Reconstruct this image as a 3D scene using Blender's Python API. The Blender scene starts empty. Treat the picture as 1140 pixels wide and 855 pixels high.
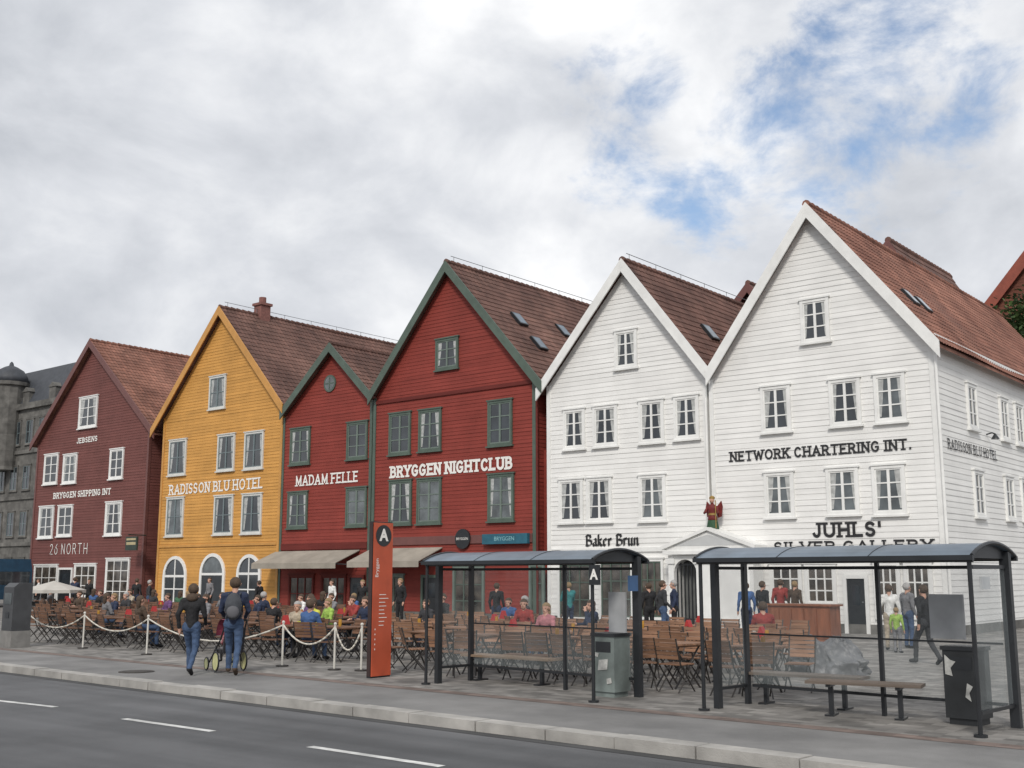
import bpy,bmesh,math,random
from mathutils import Vector,Matrix,noise
random.seed(7)
R=math.radians; sin=math.sin; cos=math.cos
scene=bpy.context.scene; col=scene.collection
H=1.87; FOC=1250.; PITCH=math.atan(212.5/1250); YAW=R(39.5)
cp,sp=cos(PITCH),sin(PITCH)
# ---------- survey helpers: a bearing from the standpoint to a point on a real plane
def ray(u,v):
    a=(u-570)/FOC; b=(427.5-v)/FOC; f=cp-b*sp; z=sp+b*cp
    return Vector((a*cos(YAW)-f*sin(YAW),a*sin(YAW)+f*cos(YAW),z))
def onY(u,v,Y): d=ray(u,v); t=Y/d.y; return Vector((d.x*t,Y,H+d.z*t))
def onX(u,v,X): d=ray(u,v); t=X/d.x; return Vector((X,d.y*t,H+d.z*t))
def onZ(u,v,Z=0.): d=ray(u,v); t=(Z-H)/d.z; return Vector((d.x*t,d.y*t,Z))
YF=35.7
# ---------- materials
MC={}
def mat(name,c,rough=.6,var=.15,scale=3.,bump=0.,bscale=40.,metal=0.,stretch=(1,1,1),c2=None,spec=.5,alpha=1.,cell=None,detail=5,plainbump=False,grime=0.,cr=(.78,1.18)):
    if name in MC: return MC[name]
    m=bpy.data.materials.new(name); m.use_nodes=True; nt=m.node_tree; b=nt.nodes['Principled BSDF']
    tc=nt.nodes.new('ShaderNodeTexCoord'); mp=nt.nodes.new('ShaderNodeMapping'); nz=nt.nodes.new('ShaderNodeTexNoise')
    mp.inputs['Scale'].default_value=stretch; nz.inputs['Scale'].default_value=scale; nz.inputs['Detail'].default_value=detail
    nt.links.new(tc.outputs['Object'],mp.inputs[0]); nt.links.new(mp.outputs[0],nz.inputs['Vector'])
    rp=nt.nodes.new('ShaderNodeValToRGB'); e=rp.color_ramp.elements
    ca=[x*(1-var) for x in c]; cb=list(c2) if c2 else [min(1,x*(1+var)) for x in c]
    e[0].position=.32; e[1].position=.68; e[0].color=(*ca,1); e[1].color=(*cb,1)
    nt.links.new(nz.outputs['Fac'],rp.inputs[0]); out=rp.outputs[0]
    def mul(out,src,lo,hi,f0=0.,f1=1.):
        mr=nt.nodes.new('ShaderNodeMapRange'); mr.inputs[1].default_value=f0; mr.inputs[2].default_value=f1; mr.inputs[3].default_value=lo; mr.inputs[4].default_value=hi
        mx=nt.nodes.new('ShaderNodeMix'); mx.data_type='RGBA'; mx.blend_type='MULTIPLY'; mx.inputs[0].default_value=1
        nt.links.new(src,mr.inputs[0]); nt.links.new(out,mx.inputs[6]); nt.links.new(mr.outputs[0],mx.inputs[7]); return mx.outputs[2]
    if cell:
        sn=nt.nodes.new('ShaderNodeVectorMath'); sn.operation='SNAP'; sn.inputs[1].default_value=cell
        wn=nt.nodes.new('ShaderNodeTexWhiteNoise'); wn.noise_dimensions='3D'
        nt.links.new(tc.outputs['Object'],sn.inputs[0]); nt.links.new(sn.outputs[0],wn.inputs[0]); out=mul(out,wn.outputs[0],*cr)
    if grime:
        n3=nt.nodes.new('ShaderNodeTexNoise'); n3.inputs['Scale'].default_value=.55; n3.inputs['Detail'].default_value=7; n3.inputs['Roughness'].default_value=.65
        nt.links.new(tc.outputs['Object'],n3.inputs['Vector']); out=mul(out,n3.outputs['Fac'],1-grime,1.+grime*.3,.35,.62)
    nt.links.new(out,b.inputs['Base Color'])
    b.inputs['Roughness'].default_value=rough; b.inputs['Metallic'].default_value=metal; b.inputs['Specular IOR Level'].default_value=spec; b.inputs['Alpha'].default_value=alpha
    if bump:
        n2=nt.nodes.new('ShaderNodeTexNoise'); n2.inputs['Scale'].default_value=bscale; n2.inputs['Detail'].default_value=4
        bp=nt.nodes.new('ShaderNodeBump'); bp.inputs['Strength'].default_value=bump; bp.inputs['Distance'].default_value=.02
        nt.links.new(tc.outputs['Object'] if plainbump else mp.outputs[0],n2.inputs['Vector']); nt.links.new(n2.outputs['Fac'],bp.inputs['Height']); nt.links.new(bp.outputs[0],b.inputs['Normal'])
    MC[name]=m; return m
BS=(.25,.25,6)
def paint(n,c,var=.12,g=.16): return mat(n,c,.65,var,1.2,.15,8,stretch=BS,spec=.22,grime=g)
white=paint('white_paint',(.80,.795,.775),.06,.08); maroon=paint('maroon_paint',(.175,.068,.06)); yellow=paint('ochre_paint',(.60,.31,.085)); red=paint('red_paint',(.25,.048,.037)); dred=paint('dark_red_paint',(.14,.027,.022))
trimW=mat('white_trim',(.80,.80,.78),.5,.05,grime=.08); trimG=mat('green_trim',(.085,.12,.095),.5,.1,grime=.15); trimM=mat('maroon_trim',(.15,.06,.053),.5,.1); trimY=mat('ochre_trim',(.56,.28,.07),.5,.08,grime=.12); trimT=mat('slate_sash',(.16,.20,.21),.5,.1); sashG=mat('grey_green_sash',(.15,.19,.165),.5,.1); trimP=mat('pale_grey_trim',(.62,.62,.59),.5,.08)
glass=mat('window_glass',(.03,.036,.042),.06,.5,.9,spec=.9); glass2=mat('window_glass_pale',(.10,.115,.12),.1,.5,1.4,spec=.9); shopg=mat('shop_glass',(.03,.026,.024),.07,.7,1.7,c2=(.14,.12,.10),spec=.8); curtain=mat('curtain_cloth',(.42,.43,.42),.5,.25,6)
tileR=mat('red_clay_tile',(.24,.098,.066),.8,.25,.5,.3,20,cell=(50,.25,.24),c2=(.30,.14,.098),grime=.25); tileB=mat('brown_clay_tile',(.14,.068,.053),.8,.28,.5,.3,20,cell=(50,.25,.24),c2=(.185,.098,.076),grime=.25)
stone=mat('grey_stone',(.14,.135,.125),.85,.25,2,.4,10,grime=.3,cell=(.9,50,.45)); slate=mat('slate_roof',(.05,.055,.065),.6,.2,3)
black=mat('black_metal',(.018,.02,.023),.4,.2,4); gmetal=mat('grey_metal',(.16,.17,.18),.45,.2,4,metal=.4)
inkB=mat('black_lettering',(.02,.02,.022),.6,.1); inkW=mat('white_lettering',(.82,.80,.76),.6,.05)
# ---------- mesh building
ORG={}
class MB:
    def __init__(s): s.v=[];s.f=[];s.m=[]
    def add(s,vs,fs,m=0,M=None):
        o=len(s.v); s.v+=[(M@Vector(p)) if M is not None else Vector(p) for p in vs]; s.f+=[tuple(i+o for i in f) for f in fs]; s.m+=[m]*len(fs); return s
    def box(s,x0,x1,y0,y1,z0,z1,m=0,M=None):
        return s.add([(x0,y0,z0),(x1,y0,z0),(x1,y1,z0),(x0,y1,z0),(x0,y0,z1),(x1,y0,z1),(x1,y1,z1),(x0,y1,z1)],[(0,3,2,1),(4,5,6,7),(0,1,5,4),(1,2,6,5),(2,3,7,6),(3,0,4,7)],m,M)
    def cyl(s,p0,p1,r0,r1=None,n=10,m=0,M=None):
        p0=Vector(p0);p1=Vector(p1); r1=r0 if r1 is None else r1; d=(p1-p0).normalized()
        a=d.orthogonal().normalized(); b=d.cross(a); vs=[];fs=[]
        for p,r in ((p0,r0),(p1,r1)):
            for i in range(n): t=2*math.pi*i/n; vs.append(p+a*(r*cos(t))+b*(r*sin(t)))
        for i in range(n): j=(i+1)%n; fs.append((i,j,n+j,n+i))
        fs.append(tuple(range(n-1,-1,-1))); fs.append(tuple(range(n,2*n)))
        return s.add(vs,fs,m,M)
    def tube(s,pts,r,n=6,m=0,M=None):
        for a,b in zip(pts,pts[1:]): s.cyl(a,b,r,r,n,m,M)
        return s
    def ball(s,c,r,n=10,k=7,m=0,M=None):
        c=Vector(c); r=Vector(r) if hasattr(r,'__len__') else Vector((r,r,r)); vs=[c+Vector((0,0,r.z))]; fs=[]
        for j in range(1,k):
            t=math.pi*j/k
            for i in range(n): p=2*math.pi*i/n; vs.append(c+Vector((r.x*sin(t)*cos(p),r.y*sin(t)*sin(p),r.z*cos(t))))
        vs.append(c-Vector((0,0,r.z))); L=len(vs)-1
        for i in range(n):
            q=(i+1)%n; fs.append((0,1+i,1+q)); fs.append((L,L-n+q,L-n+i))
            for j in range(k-2): a=1+j*n; fs.append((a+i,a+n+i,a+n+q,a+q))
        return s.add(vs,fs,m,M)
    def lathe(s,prof,c=(0,0,0),n=14,m=0,M=None,sy=1.):
        c=Vector(c); vs=[];fs=[]
        for r,z in prof:
            for i in range(n): t=2*math.pi*i/n; vs.append(c+Vector((r*cos(t),r*sin(t)*sy,z)))
        for j in range(len(prof)-1):
            for i in range(n): q=(i+1)%n; fs.append((j*n+i,j*n+q,j*n+n+q,j*n+n+i))
        fs.append(tuple(range(n-1,-1,-1))); fs.append(tuple(range((len(prof)-1)*n,len(prof)*n)))
        return s.add(vs,fs,m,M)
    def prism(s,poly,y0,y1,m=0,M=None):
        n=len(poly); vs=[(x,y0,z) for x,z in poly]+[(x,y1,z) for x,z in poly]
        fs=[tuple(range(n)),tuple(range(2*n-1,n-1,-1))]+[(i,n+i,n+(i+1)%n,(i+1)%n) for i in range(n)]
        return s.add(vs,fs,m,M)
    def build(s,name,mats,parent=None,smooth=False,kind=None,label=None,fix=True):
        off=ORG.get(parent,Vector()) if parent else Vector()
        me=bpy.data.meshes.new(name); me.from_pydata([tuple(p-off) for p in s.v],[],s.f)
        if not isinstance(mats,(list,tuple)): mats=[mats]
        for x in mats: me.materials.append(x)
        me.polygons.foreach_set('material_index',s.m)
        if fix and len(s.f)<6000:
            bm=bmesh.new(); bm.from_mesh(me); bmesh.ops.recalc_face_normals(bm,faces=bm.faces); bm.to_mesh(me); bm.free()
        if smooth: me.polygons.foreach_set('use_smooth',[True]*len(me.polygons))
        me.update(); o=bpy.data.objects.new(name,me); col.objects.link(o)
        if parent: o.parent=parent; ORG[o]=off
        if kind: o['kind']=kind
        if label: o['label']=label
        return o
def tag(o,label,cat,group=None):
    o['label']=label; o['category']=cat
    if group: o['group']=group
    return o
def root(name,label,cat,loc,rz=0,group=None,world=False):
    o=bpy.data.objects.new(name,None); o.location=loc; o.rotation_euler=(0,0,rz); o.empty_display_size=.2; col.objects.link(o)
    ORG[o]=Vector(loc) if world else Vector(); return tag(o,label,cat,group)
def dup(o,loc=None,rz=None,label=None,group=None,parent=None):
    c=o.copy(); col.objects.link(c)
    if parent: c.parent=parent
    if loc is not None: c.location=loc
    if rz is not None: c.rotation_euler=(0,0,rz)
    if label: c['label']=label
    if group: c['group']=group
    for ch in list(o.children): dup(ch,parent=c)
    return c
T=Matrix.Translation
# ---------- lettering: a slab serif alphabet drawn with strokes
def arc(cx,cy,rx,ry,a0,a1,n=8): return [(cx+rx*cos(R(a0+(a1-a0)*i/n)),cy+ry*sin(R(a0+(a1-a0)*i/n))) for i in range(n+1)]
st=([(.05,0),(.05,1)],3)
def ln(a,b,c,d,k=0): return ([(a,b),(c,d)],k)
FONT={'A':(.85,[ln(0,0,.5,1,1),ln(.5,1,1,0,2),ln(.22,.33,.78,.33)]),
'B':(.7,[st,([(.05,1),(.5,1)]+arc(.5,.76,.38,.24,90,-90)+[(.05,.52)],0),([(.05,.52),(.55,.52)]+arc(.55,.26,.45,.26,90,-90)+[(.05,0)],0)]),
'C':(.75,[(arc(.5,.5,.5,.5,45,315,14),0)]),'D':(.8,[st,([(.05,1),(.45,1)]+arc(.45,.5,.55,.5,90,-90,12)+[(.05,0)],0)]),
'E':(.65,[st,ln(.05,1,1,1),ln(.05,.52,.8,.52),ln(.05,0,1,0)]),'F':(.62,[st,ln(.05,1,1,1),ln(.05,.5,.8,.5)]),
'G':(.78,[(arc(.5,.5,.5,.5,45,330,14)+[(1,.45),(.6,.45)],0)]),'H':(.8,[st,ln(.95,0,.95,1,3),ln(.05,.5,.95,.5)]),'I':(.12,[ln(.5,0,.5,1,3)]),
'J':(.5,[([(.9,1),(.9,.3)]+arc(.45,.3,.45,.3,0,-160,8),1)]),'K':(.75,[st,ln(.05,.4,.95,1,2),ln(.4,.6,1,0,2)]),'L':(.62,[st,ln(.05,0,1,0)]),
'M':(.95,[ln(.05,0,.05,1,1),ln(.05,1,.5,.15),ln(.5,.15,.95,1),ln(.95,1,.95,0,2)]),'N':(.8,[st,ln(.05,1,.95,0),ln(.95,0,.95,1,2)]),'O':(.85,[(arc(.5,.5,.5,.5,0,360,18),0)]),
'P':(.68,[st,([(.05,1),(.55,1)]+arc(.55,.73,.42,.27,90,-90)+[(.05,.46)],0)]),'R':(.75,[st,([(.05,1),(.5,1)]+arc(.5,.75,.4,.25,90,-90)+[(.05,.5)],0),ln(.5,.5,1,0,2)]),
'S':(.6,[(arc(.5,.75,.45,.25,30,270,10)+arc(.5,.25,.48,.25,90,-150,10)[1:],0)]),'T':(.75,[ln(.5,0,.5,1,1),ln(0,1,1,1)]),
'U':(.8,[([(.05,1),(.05,.35)]+arc(.5,.35,.45,.35,180,360,10)[1:]+[(.95,1)],3)]),'V':(.85,[ln(0,1,.5,0,1),ln(.5,0,1,1,2)]),
'W':(1.15,[ln(0,1,.27,0,1),ln(.27,0,.5,.9),ln(.5,.9,.73,0),ln(.73,0,1,1,2)]),'Y':(.8,[ln(0,1,.5,.45,1),ln(1,1,.5,.45,1),ln(.5,.45,.5,0,2)]),
'.':(.12,[ln(.5,0,.5,.06)]),"'":(.12,[ln(.5,1,.5,.75)]),'2':(.62,[(arc(.5,.72,.45,.28,160,-30,9)+[(.03,0),(1,0)],0)]),'6':(.65,[([(.8,1),(.3,.65)]+arc(.5,.32,.47,.32,160,500,16),0)])}
BLACKLETTER={'B':(.8,[([(.15,0),(.15,1)],0),([(-.05,.85),(.15,1),(.7,.92),(.82,.72),(.35,.55)],0),([(.35,.55),(.95,.42),(.92,.12),(.45,0),(0,.1)],0)]),
'a':(.55,[([(.1,.55),(.5,.65),(.75,.55),(.75,.1),(1,0)],0),([(.75,.38),(.1,.28),(.1,.08),(.4,0),(.75,.12)],0)]),
'k':(.55,[([(.1,0),(.1,1)],0),([(.1,.35),(.65,.65),(.75,.5),(.15,.33)],0),([(.35,.35),(.65,.08),(1,0)],0)]),
'e':(.5,[([(.9,.12),(.5,0),(.1,.12),(.1,.52),(.5,.65),(.85,.5),(.15,.28)],0)]),'r':(.45,[([(0,.6),(.2,.55),(.2,0)],0),([(.2,.48),(.55,.65),(.95,.52)],0)]),
'u':(.58,[([(.0,.62),(.15,.55),(.15,.1),(.4,0),(.8,.15)],0),([(.8,.65),(.8,.08),(1,0)],0)]),'n':(.58,[([(0,.58),(.15,.65),(.15,0)],0),([(.15,.48),(.6,.65),(.8,.52),(.8,.08),(1,0)],0)])}
def letter_mb(s,W,Hh,w=.17,serif=True,gap=.3,font=FONT,nib=None):
    tot=0; xs=[]
    for ch in s:
        xs.append(tot); tot+=(.45 if ch==' ' else font[ch][0]+gap)
    tot-=gap; k=W/(tot+w); mb=MB(); d=0
    for ch,x0 in zip(s,xs):
        if ch==' ': continue
        wd,strokes=font[ch]
        for pts,fl in strokes:
            d=(d+1)%12; y=-.032-.0012*d
            closed=(Vector(pts[0])-Vector(pts[-1])).length<1e-3
            P=[Vector(((x0+w/2+px*wd)*k,(w/2+py*(1-w))*Hh)) for px,py in pts]; hw=w*Hh/2; n=len(P); Ls=[]
            for i in range(n):
                a=P[max(i-1,0)]; b=P[min(i+1,n-1)]
                if closed and i in (0,n-1): a=P[n-2]; b=P[1]
                t=(b-a).normalized(); q=P[i]
                if not closed and not nib:
                    if i==0: q=P[i]-t*hw*.9
                    elif i==n-1: q=P[i]+t*hw*.9
                nn=Vector((cos(R(nib)),sin(R(nib))))*hw if nib else Vector((-t.y,t.x))*hw; Ls.append((q+nn,q-nn))
            vs=[];fs=[]
            for a,b in Ls: vs+=[(a.x-W/2,y,a.y-Hh/2),(b.x-W/2,y,b.y-Hh/2)]
            for i in range(n-1): fs.append((2*i,2*i+1,2*i+3,2*i+2))
            mb.add(vs,fs)
            if serif:
                for bit,p in ((1,P[0]),(2,P[-1])):
                    if fl&bit:
                        sw=.23*Hh; sh=hw*.7; zz=hw*.7 if p.y<Hh/2 else Hh-hw*.7; yy=y-.0006
                        mb.add([(p.x-sw-W/2,yy,zz-sh-Hh/2),(p.x+sw-W/2,yy,zz-sh-Hh/2),(p.x+sw-W/2,yy,zz+sh-Hh/2),(p.x-sw-W/2,yy,zz+sh-Hh/2)],[(0,1,2,3)])
    return mb
def put_letters(parent,mb,M,m,name='lettering'):
    mb.v=[M@p for p in mb.v]; return mb.build(name,m,parent,fix=False)
def sign_px(parent,s,u0,v0,u1,v1,hpx,m,Y,w=.16,serif=True,gap=.36,**k):
    a=onY(u0,v0,Y); b=onY(u1,v1,Y); c=(a+b)/2
    hh=abs(onY((u0+u1)/2,(v0+v1)/2-hpx/2,Y).z-onY((u0+u1)/2,(v0+v1)/2+hpx/2,Y).z)
    return put_letters(parent,letter_mb(s,b.x-a.x,hh,w,serif,gap,**k),T(c),m)
def bf(s,size,off=0.,shear=0.):
    cu=bpy.data.curves.new('t','FONT'); cu.body=s; cu.size=size; cu.offset=off; cu.shear=shear; cu.align_x='CENTER'; cu.align_y='CENTER'; cu.resolution_u=3
    o=bpy.data.objects.new('t',cu); col.objects.link(o); bpy.context.view_layer.update()
    me=bpy.data.meshes.new_from_object(o.evaluated_get(bpy.context.evaluated_depsgraph_get())); bpy.data.objects.remove(o)
    mb=MB(); mb.add([(v.co.x,0,v.co.y) for v in me.vertices],[tuple(p.vertices) for p in me.polygons]); return mb
# ---------- house parts
def clip(poly,z,above):
    out=[]
    for (a,b) in zip(poly,poly[1:]+poly[:1]):
        ia=(a[1]>=z)==above or a[1]==z; ib=(b[1]>=z)==above or b[1]==z
        if ia: out.append(a)
        if ia!=ib: t=(z-a[1])/(b[1]-a[1]); out.append((a[0]+t*(b[0]-a[0]),z))
    return out
def siding(mb,poly,bh,M,z0=0.,lip=.017,m=0):
    zt=max(p[1] for p in poly); z=z0
    while z<zt-.01:
        q=clip(clip(poly,z,True),z+bh,False); lp=lip*random.uniform(.65,1.2)
        if len(q)>=3:
            mb.add([(x,-lp*(1-(zz-z)/bh),zz) for x,zz in q],[tuple(range(len(q)))],m,M)
            xs=[x for x,zz in q if abs(zz-z)<1e-4]
            if len(xs)>1: mb.add([(min(xs),-lp,z),(max(xs),-lp,z),(max(xs),0,z),(min(xs),0,z)],[(0,1,2,3)],m,M)
        z+=bh
def tiles(mb,E,A,y0,y1,dy,amp):
    d=Vector((A[0]-E[0],A[1]-E[1])); L=d.length; d/=L; n=Vector((-d.y,d.x)); n=n if n.y>0 else -n
    nr=max(1,int(L/.34)); ny=int((y1-y0)/dy); vs=[];lines=[]
    for r in range(nr): lines+=[(r*L/nr,.036),((r+1)*L/nr,.012)]
    offs=[amp*sin(2*math.pi*(j*dy)/.25)+.035*sin(j*dy*.55+E[0])*sin(j*dy*.21) for j in range(ny+1)]
    for s,o in lines:
        sag=-.05*sin(math.pi*s/L)
        for j in range(ny+1): q=Vector(E)+d*s+n*(o+offs[j]+sag+.05); vs.append((q.x,y0+j*dy,q.y))
    W=ny+1; mb.add(vs,[(i*W+j,i*W+j+1,(i+1)*W+j+1,(i+1)*W+j) for i in range(len(lines)-1) for j in range(ny)])
def win(rt,M,w,h,cas,sash,cols=2,rows=3,curt=0,g=None,cw=.1,sill=True):
    mb=MB(); a=w/2;b=h/2
    mb.box(-a,-a+cw,-.09,0,-b,b,0,M).box(a-cw,a,-.09,0,-b,b,0,M).box(-a+cw,a-cw,-.085,0,b-cw,b,0,M).box(-a+cw,a-cw,-.085,0,-b,-b+cw,0,M).box(-a-.05,a+.05,-.12,0,b+.002,b+.06,0,M)
    a-=cw;b-=cw; s=.05
    mb.box(-a,-a+s,-.062,-.03,-b,b,1,M).box(a-s,a,-.062,-.03,-b,b,1,M)
    for i in range(1,cols): x=-a+2*a*i/cols; hw=.045 if cols==2 else .025; mb.box(x-hw,x+hw,-.066,-.03,-b,b,1,M)
    for j in range(rows+1): z=-b+2*b*j/rows; hw=.022 if 0<j<rows else .05; mb.box(-a+.003,a-.003,-.058,-.03,max(z-hw,-b),min(z+hw,b),1,M)
    o=mb.build('window',[cas,sash],rt)
    MB().add([(-a,-.034,-b),(a,-.034,-b),(a,-.034,b),(-a,-.034,b)],[(0,1,2,3)],0,M).build('glass',g or random.choice([glass,glass,glass2]),o)
    if curt:
        for sx in (-1,1):
            x0=sx*(a-.02); k=sx*a*(.3+.25*random.random()); zb=-b+.1
            MB().add([(x0,-.037,b-.06),(x0-k,-.037,b-.06),(x0-k*.75,-.037,0),(x0-k*.4,-.037,zb),(x0,-.037,zb)],[(0,1,2,3,4)],0,M).build('curtain',curtain,o)
    if sill: MB().box(-a-cw-.06,a+cw+.06,-.14,0,-b-cw-.07,-b-cw-.003,0,M).build('sill',cas,o)
    return o
def win_px(rt,q,Y,*a,**k):
    p0=onY(q[0],(q[1]+q[3])/2,Y);p1=onY(q[2],(q[1]+q[3])/2,Y); uc=(q[0]+q[2])/2; zt=onY(uc,q[1],Y).z; zb=onY(uc,q[3],Y).z
    return win(rt,T(((p0.x+p1.x)/2,Y,(zt+zb)/2)),p1.x-p0.x,zt-zb,*a,**k)
def archwin(rt,q,Y,name='window',fr=trimW,g=glass,door=False):
    p0=onY(q[0],q[3],Y);p1=onY(q[2],q[3],Y); x=(p0.x+p1.x)/2; w=(p1.x-p0.x)/2; zb=max(.02,onY((q[0]+q[2])/2,q[3],Y).z); zt=onY((q[0]+q[2])/2,q[1],Y).z; zs=zt-w
    def ol(r): return [(x-r,zb)]+[(x+r*cos(R(a)),zs+r*sin(R(a))) for a in range(180,-1,-15)]+[(x+r,zb)]
    mb=MB(); A=ol(w);B=ol(w-.17)
    for i in range(len(A)-1): mb.prism([A[i],A[i+1],B[i+1],B[i]],Y-.09,Y,0)
    mb.box(x-w+.15,x+w-.15,Y-.066,Y-.03,zs-.06,zs+.06)
    if not door: mb.box(x-.035,x+.035,Y-.07,Y-.03,zb,zt-.1).box(x-w+.15,x+w-.15,Y-.066,Y-.03,(zb+zs)/2-.03,(zb+zs)/2+.03).box(x-w-.1,x+w+.1,Y-.15,Y,zb-.08,zb-.003)
    o=mb.build(name,fr,rt); MB().add([(px,Y-.034,pz) for px,pz in B],[tuple(range(len(B)))]).build('glass',g,o)
    if door: MB().box(x-w+.2,x-.01,Y-.06,Y-.036,zb,zs-.07).box(x+.01,x+w-.2,Y-.06,Y-.036,zb,zs-.07).build('door_leaf',mat('dark_door',(.03,.035,.04),.4,.2),o)
    return o
def house(label,Y,X0,X1,EL,A,ER,wallm,trim,roofm,depth=20,bh=.2,fine=True,barge=.34,corner=None,side=True,name='wooden_house',zw=0):
    rt=root(name,label,'house',((X0+X1)/2,Y,0),world=True)
    sl=(A[1]-EL[1])/(A[0]-EL[0]); sr=(ER[1]-A[1])/(ER[0]-A[0])
    def rz(x): return (A[1]+sl*(x-A[0]) if x<A[0] else A[1]+sr*(x-A[0]))-.17
    poly=[(X0,zw),(X1,zw),(X1,rz(X1)),(A[0],rz(A[0])),(X0,rz(X0))]
    mb=MB(); siding(mb,poly,bh,T((0,Y,0)),zw)
    if side: siding(mb,[(Y+.001,zw),(Y+depth,zw),(Y+depth,rz(X1)),(Y+.001,rz(X1))],bh,Matrix(((0,-1,0,X1),(1,0,0,0),(0,0,1,0),(0,0,0,1))),zw)
    mb.add([(X0,Y,zw),(X0,Y+depth,zw),(X0,Y+depth,rz(X0)),(X0,Y,rz(X0))],[(0,1,2,3)]); mb.add([(p[0],Y+depth,p[1]) for p in poly],[(0,1,2,3,4)])
    mb.build('wall',wallm,rt,fix=False)
    yf=Y-.34
    mb=MB(); tiles(mb,ER,A,yf,Y+depth,.0625 if fine else .5,.016 if fine else 0); tiles(mb,EL,A,yf,Y+depth,.25,0)
    for E in (EL,ER): mb.prism([E,A,(A[0],A[1]-.1),(E[0],E[1]-.1)],yf+.004,Y+depth)
    y=yf
    while y<Y+depth-.3: mb.cyl((A[0],y,A[1]+.08),(A[0],y+.36,A[1]+.05),.14,.12,n=8); y+=.38
    ro=mb.build('roof',roofm,rt,fix=False)
    for E,i in ((EL,0),(ER,1)):
        d=Vector((A[0]-E[0],A[1]-E[1])).normalized(); n=Vector((-d.y,d.x)); n=n if n.y>0 else -n
        k=barge/n.y
        q=[(E[0],E[1]+.12),(A[0],A[1]+.12),(A[0],A[1]+.12-k),(E[0],E[1]+.12-k)]
        MB().prism(q,yf-.06-.004*i,yf-.003).build('bargeboard',trim,rt)
    c=corner or trim
    for x,sx in ((X0,1),(X1,-1)):
        MB().box(min(x-sx*.03,x+sx*.14),max(x-sx*.03,x+sx*.14),Y-.05,Y+.12 if sx<0 else Y-.001,zw,rz(x)+.05).build('corner_board',c,rt)
    return rt,ro,rz
def P2(u,v,Y): p=onY(u,v,Y); return (p.x,p.z)
def hx(u,Y): return onY(u,650,Y).x
hs={}
spec=[('H1',YF+.1,32,158,(34,496),(100,380),(172,482),maroon,trimM,tileR,'maroon clapboard gable house with white windows, leftmost of the wooden row'),
('H2',YF+.04,174,309,(168,480),(244,343),(315,452),yellow,trimY,tileB,'ochre yellow clapboard gable house with arched ground floor openings'),
('H3',YF+.07,310,411,(312,460),(367,384),(414,441),red,trimG,tileB,'small low red gable house with a round gable window, beside the yellow house'),
('H4',YF,413,597,(410,442),(496,293),(603,427),red,trimG,tileB,'tall red gable house with green bargeboards, left of the white houses'),
('H5',YF+.05,611,793,(597,436),(692,291),(790,414),white,trimW,tileB,'narrower white clapboard gable house, between the red house and the larger white one'),
('H6',YF-.02,797,1055,(786,416),(897,229),(1046,383),white,trimW,tileR,'largest white clapboard gable house at the right, its side wall and red roof showing')]
for k,Y,uL,uR,e,a,r,wm,tm,rm,lab in spec:
    Yv=Y-.34
    x0,x1=hx(uL,Y),hx(uR,Y)
    hs[k]=house(lab,Y,x0,x1,P2(*e,Yv),P2(*a,Yv),P2(*r,Yv),wm,tm,rm,22,.19 if k in('H5','H6') else .16)+(Y,x0,x1)
cd=[('H1',trimW,trimW,[(89,442,109,476),(50,506,65,539),(71,506,86,538),(123,500,138,533),(44,564,60,599),(65,563,81,597),(118,559,136,596)]),
('H2',trimP,trimT,[(234,419,252,455),(189,490,208,529),(243,484,262,524),(273,481,294,522),(186,554,205,597),(239,552,260,595),(270,550,292,594)]),
('H3',trimG,sashG,[(324,477,346,517),(387,470,410,511),(321,548,343,588),(386,543,409,586)]),
('H4',trimG,sashG,[(486,377,511,411),(434,460,458,506),(467,456,492,502),(544,446,571,496),(434,535,459,584),(465,533,492,583),(544,528,573,580)]),
('H5',trimW,trimW,[(685,368,710,410),(628,456,652,500),(661,452,688,497),(712,446,740,493),(751,441,779,489),(623,534,650,582),(654,532,682,581),(712,529,742,580)]),
('H6',trimW,trimW,[(892,333,924,381),(848,430,881,481),(924,422,959,474),(974,416,1009,470),(852,526,885,576),(921,521,957,573),(972,518,1009,573)])]
for k,c,s,l in cd:
    rt=hs[k][0]; Y=hs[k][3]
    for i,q in enumerate(l): win_px(rt,q,Y,c,s,2,2 if k=='H2' else 3,curt=(i%2==0 or k in('H5','H6','H2')))
# ground floor openings: (u0,v0,u1,v1,cols,rows)
for k,c,s,l in [('H1',trimW,trimW,[(38,629,64,670,3,3),(83,628,107,665,3,3),(118,622,144,672,3,4)]),
 ('H3',dred,dred,[(322,640,350,682,3,2),(358,640,386,682,3,2)]),('H4',sashG,trimG,[(420,640,450,688,3,3),(505,630,540,690,3,3),(590,628,607,690,2,3)]),
 ('H5',trimW,trimG,[(622,626,660,690,3,3),(668,624,706,690,3,3),(712,622,740,690,3,3)]),('H6',trimW,trimW,[(858,628,894,674,3,3),(897,628,932,674,3,3),(974,626,1004,690,3,3),(1008,626,1040,690,3,3)])]:
    for q in l: win_px(hs[k][0],q[:4],hs[k][3],c,s,q[4],q[5],g=shopg,sill=False)
def door_px(k,q,frm,leafm):
    rt=hs[k][0];Y=hs[k][3]; p0=onY(q[0],q[1],Y);p1=onY(q[1+1],q[1],Y); x0,x1=p0.x,p1.x; zt=p0.z
    mb=MB().box(x0,x0+.12,Y-.1,Y,0,zt).box(x1-.12,x1,Y-.1,Y,0,zt).box(x0+.12,x1-.12,Y-.098,Y,zt-.12,zt)
    o=mb.build('door',frm,rt); MB().box(x0+.121,x1-.121,Y-.05,Y-.022,.06,zt-.122).build('door_leaf',leafm,o)
    MB().box(x0+.3,x1-.3,Y-.056,Y-.051,.9,zt-.35).build('glass',glass,o); MB().cyl((x1-.2,Y-.05,1),(x1-.2,Y-.1,1),.03).build('handle',gmetal,o)
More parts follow.
